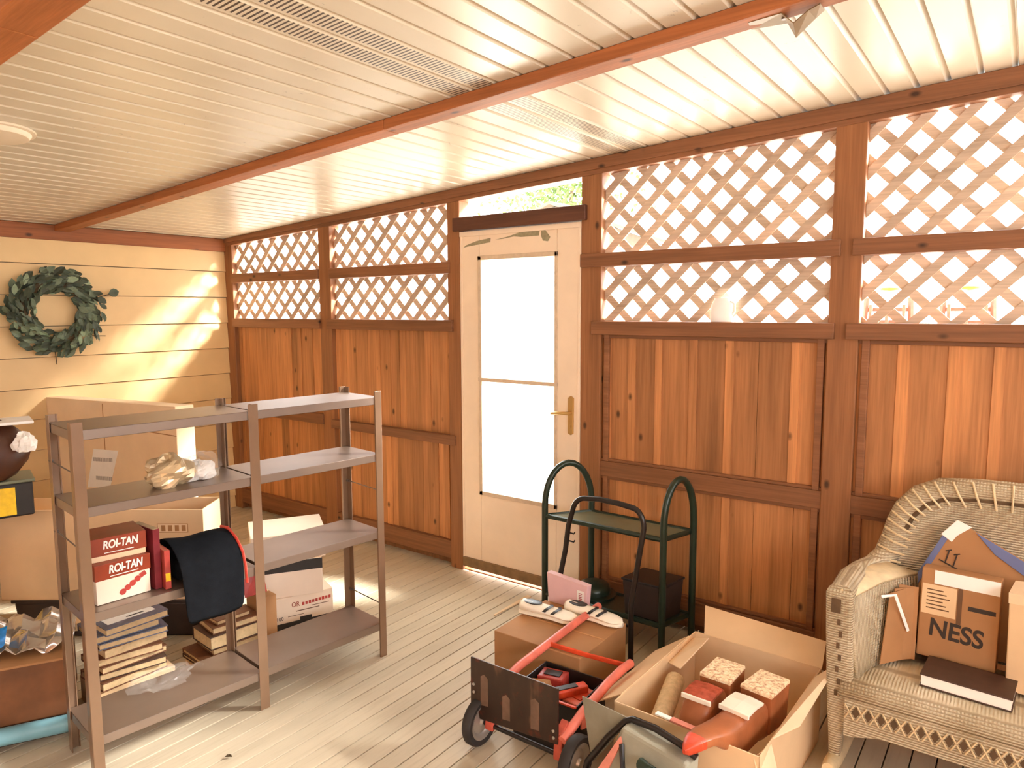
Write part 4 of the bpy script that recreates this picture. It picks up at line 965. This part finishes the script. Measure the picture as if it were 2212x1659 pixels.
b=MB(); b.hexa([(-.08,-.06,0),(.12,-.06,0),(.12,.08,0),(-.08,.08,0),(-.085,-.07,.33),(.13,-.07,.34),(.13,.09,.34),(-.08,.08,.32)]); b.build('bag_body',M['card'],pg,bevel=.004)
b=MB(); b.hexa([(-.086,-.071,.30),(.131,-.071,.31),(.131,.091,.31),(-.081,.081,.30),(-.087,-.073,.335),(.132,-.073,.345),(.132,.093,.345),(-.082,.083,.33)]); b.build('folded_top',M['card2'],pg)
lf=thing('loose_papers','curled cardboard sheets wedged between the wicker arm and the carton','papers',(4.91,-.45,.37),0)
b=MB()
for k in range(3): b.add([(.02*k-.02,-.13+.05*k,.0),(.055+.01*k,-.02,.0),(.05+.01*k,.03,.25),(-.01+.01*k,-.05+.03*k,.235+.01*k)],[(0,1,2,3)])
b.build('sheet',M['carddark'],lf,solid=.003)
b=MB(); b.tube([(-.03,-.10,.235),(.01,-.07,.24),(.05,-.02,.1)],.006,6,flat=.3); b.build('curled_strip',M['paper'],lf,smooth=True)

# stick and debris on the floor
st=thing('wooden_stick','pale thin stick lying on the deck in front of the door','stick',(3.045,-.25,.0),math.radians(88))
b=MB(); b.hexa([(-.16,-.006,0),(.15,-.016,0),(.15,.016,0),(-.16,.006,0),(-.16,-.005,.006),(.15,-.014,.01),(.15,.014,.01),(-.16,.005,.006)]); b.build('shaft',M['stick'],st,bevel=.002)
db=thing('dry_leaf','small dark curled leaf on the deck in front of the shelving unit','leaf',(2.99,-1.93,.001),.4)
b=MB(); leafshape(b,Vector((-.012,0,.004)),Vector((1,.2,.05)),Vector((0,0,1)),.028,.014,.7); b.build('blade',M['twig'],db,solid=.001)

# ---------------------------------------------------------------- light and camera
sc_=bpy.context.scene
wd=bpy.data.worlds.new('World'); sc_.world=wd; wd.use_nodes=True
bg=wd.node_tree.nodes['Background']; bg.inputs[0].default_value=(.97,.985,1.0,1); bg.inputs[1].default_value=12
sun=bpy.data.lights.new('sun','SUN'); sun.energy=36; sun.angle=math.radians(11); sun.color=(1,.97,.92)
so=bpy.data.objects.new('sun',sun); C.objects.link(so)
so.rotation_euler=Vector((-1.5,-1.25,-1.15)).to_track_quat('-Z','Y').to_euler()

cam=bpy.data.cameras.new('camera'); co=bpy.data.objects.new('camera',cam); C.objects.link(co); sc_.camera=co
f,yaw,pitch,roll=1523.08,-.633176,-.105068,-.003618
cam.sensor_width=36; cam.lens=f/2212*36; cam.clip_end=200; cam.clip_start=.02
fw=Vector((math.sin(yaw)*math.cos(pitch),math.cos(yaw)*math.cos(pitch),math.sin(pitch)))
r=Vector((math.cos(yaw),-math.sin(yaw),0)); u=r.cross(fw)
r2=math.cos(roll)*r+math.sin(roll)*u; u2=-math.sin(roll)*r+math.cos(roll)*u
mw=Matrix((r2,u2,-fw)).transposed().to_4x4(); mw.translation=Vector((5.249248,-3.254377,1.618368)); co.matrix_world=mw
vs=sc_.view_settings; vs.view_transform='Standard'; vs.look='None'; vs.exposure=.06; vs.gamma=1; vs.use_curve_mapping=False
sc_.display_settings.display_device='sRGB'
sc_.cycles.max_bounces=10; sc_.cycles.diffuse_bounces=6; sc_.cycles.transparent_max_bounces=16
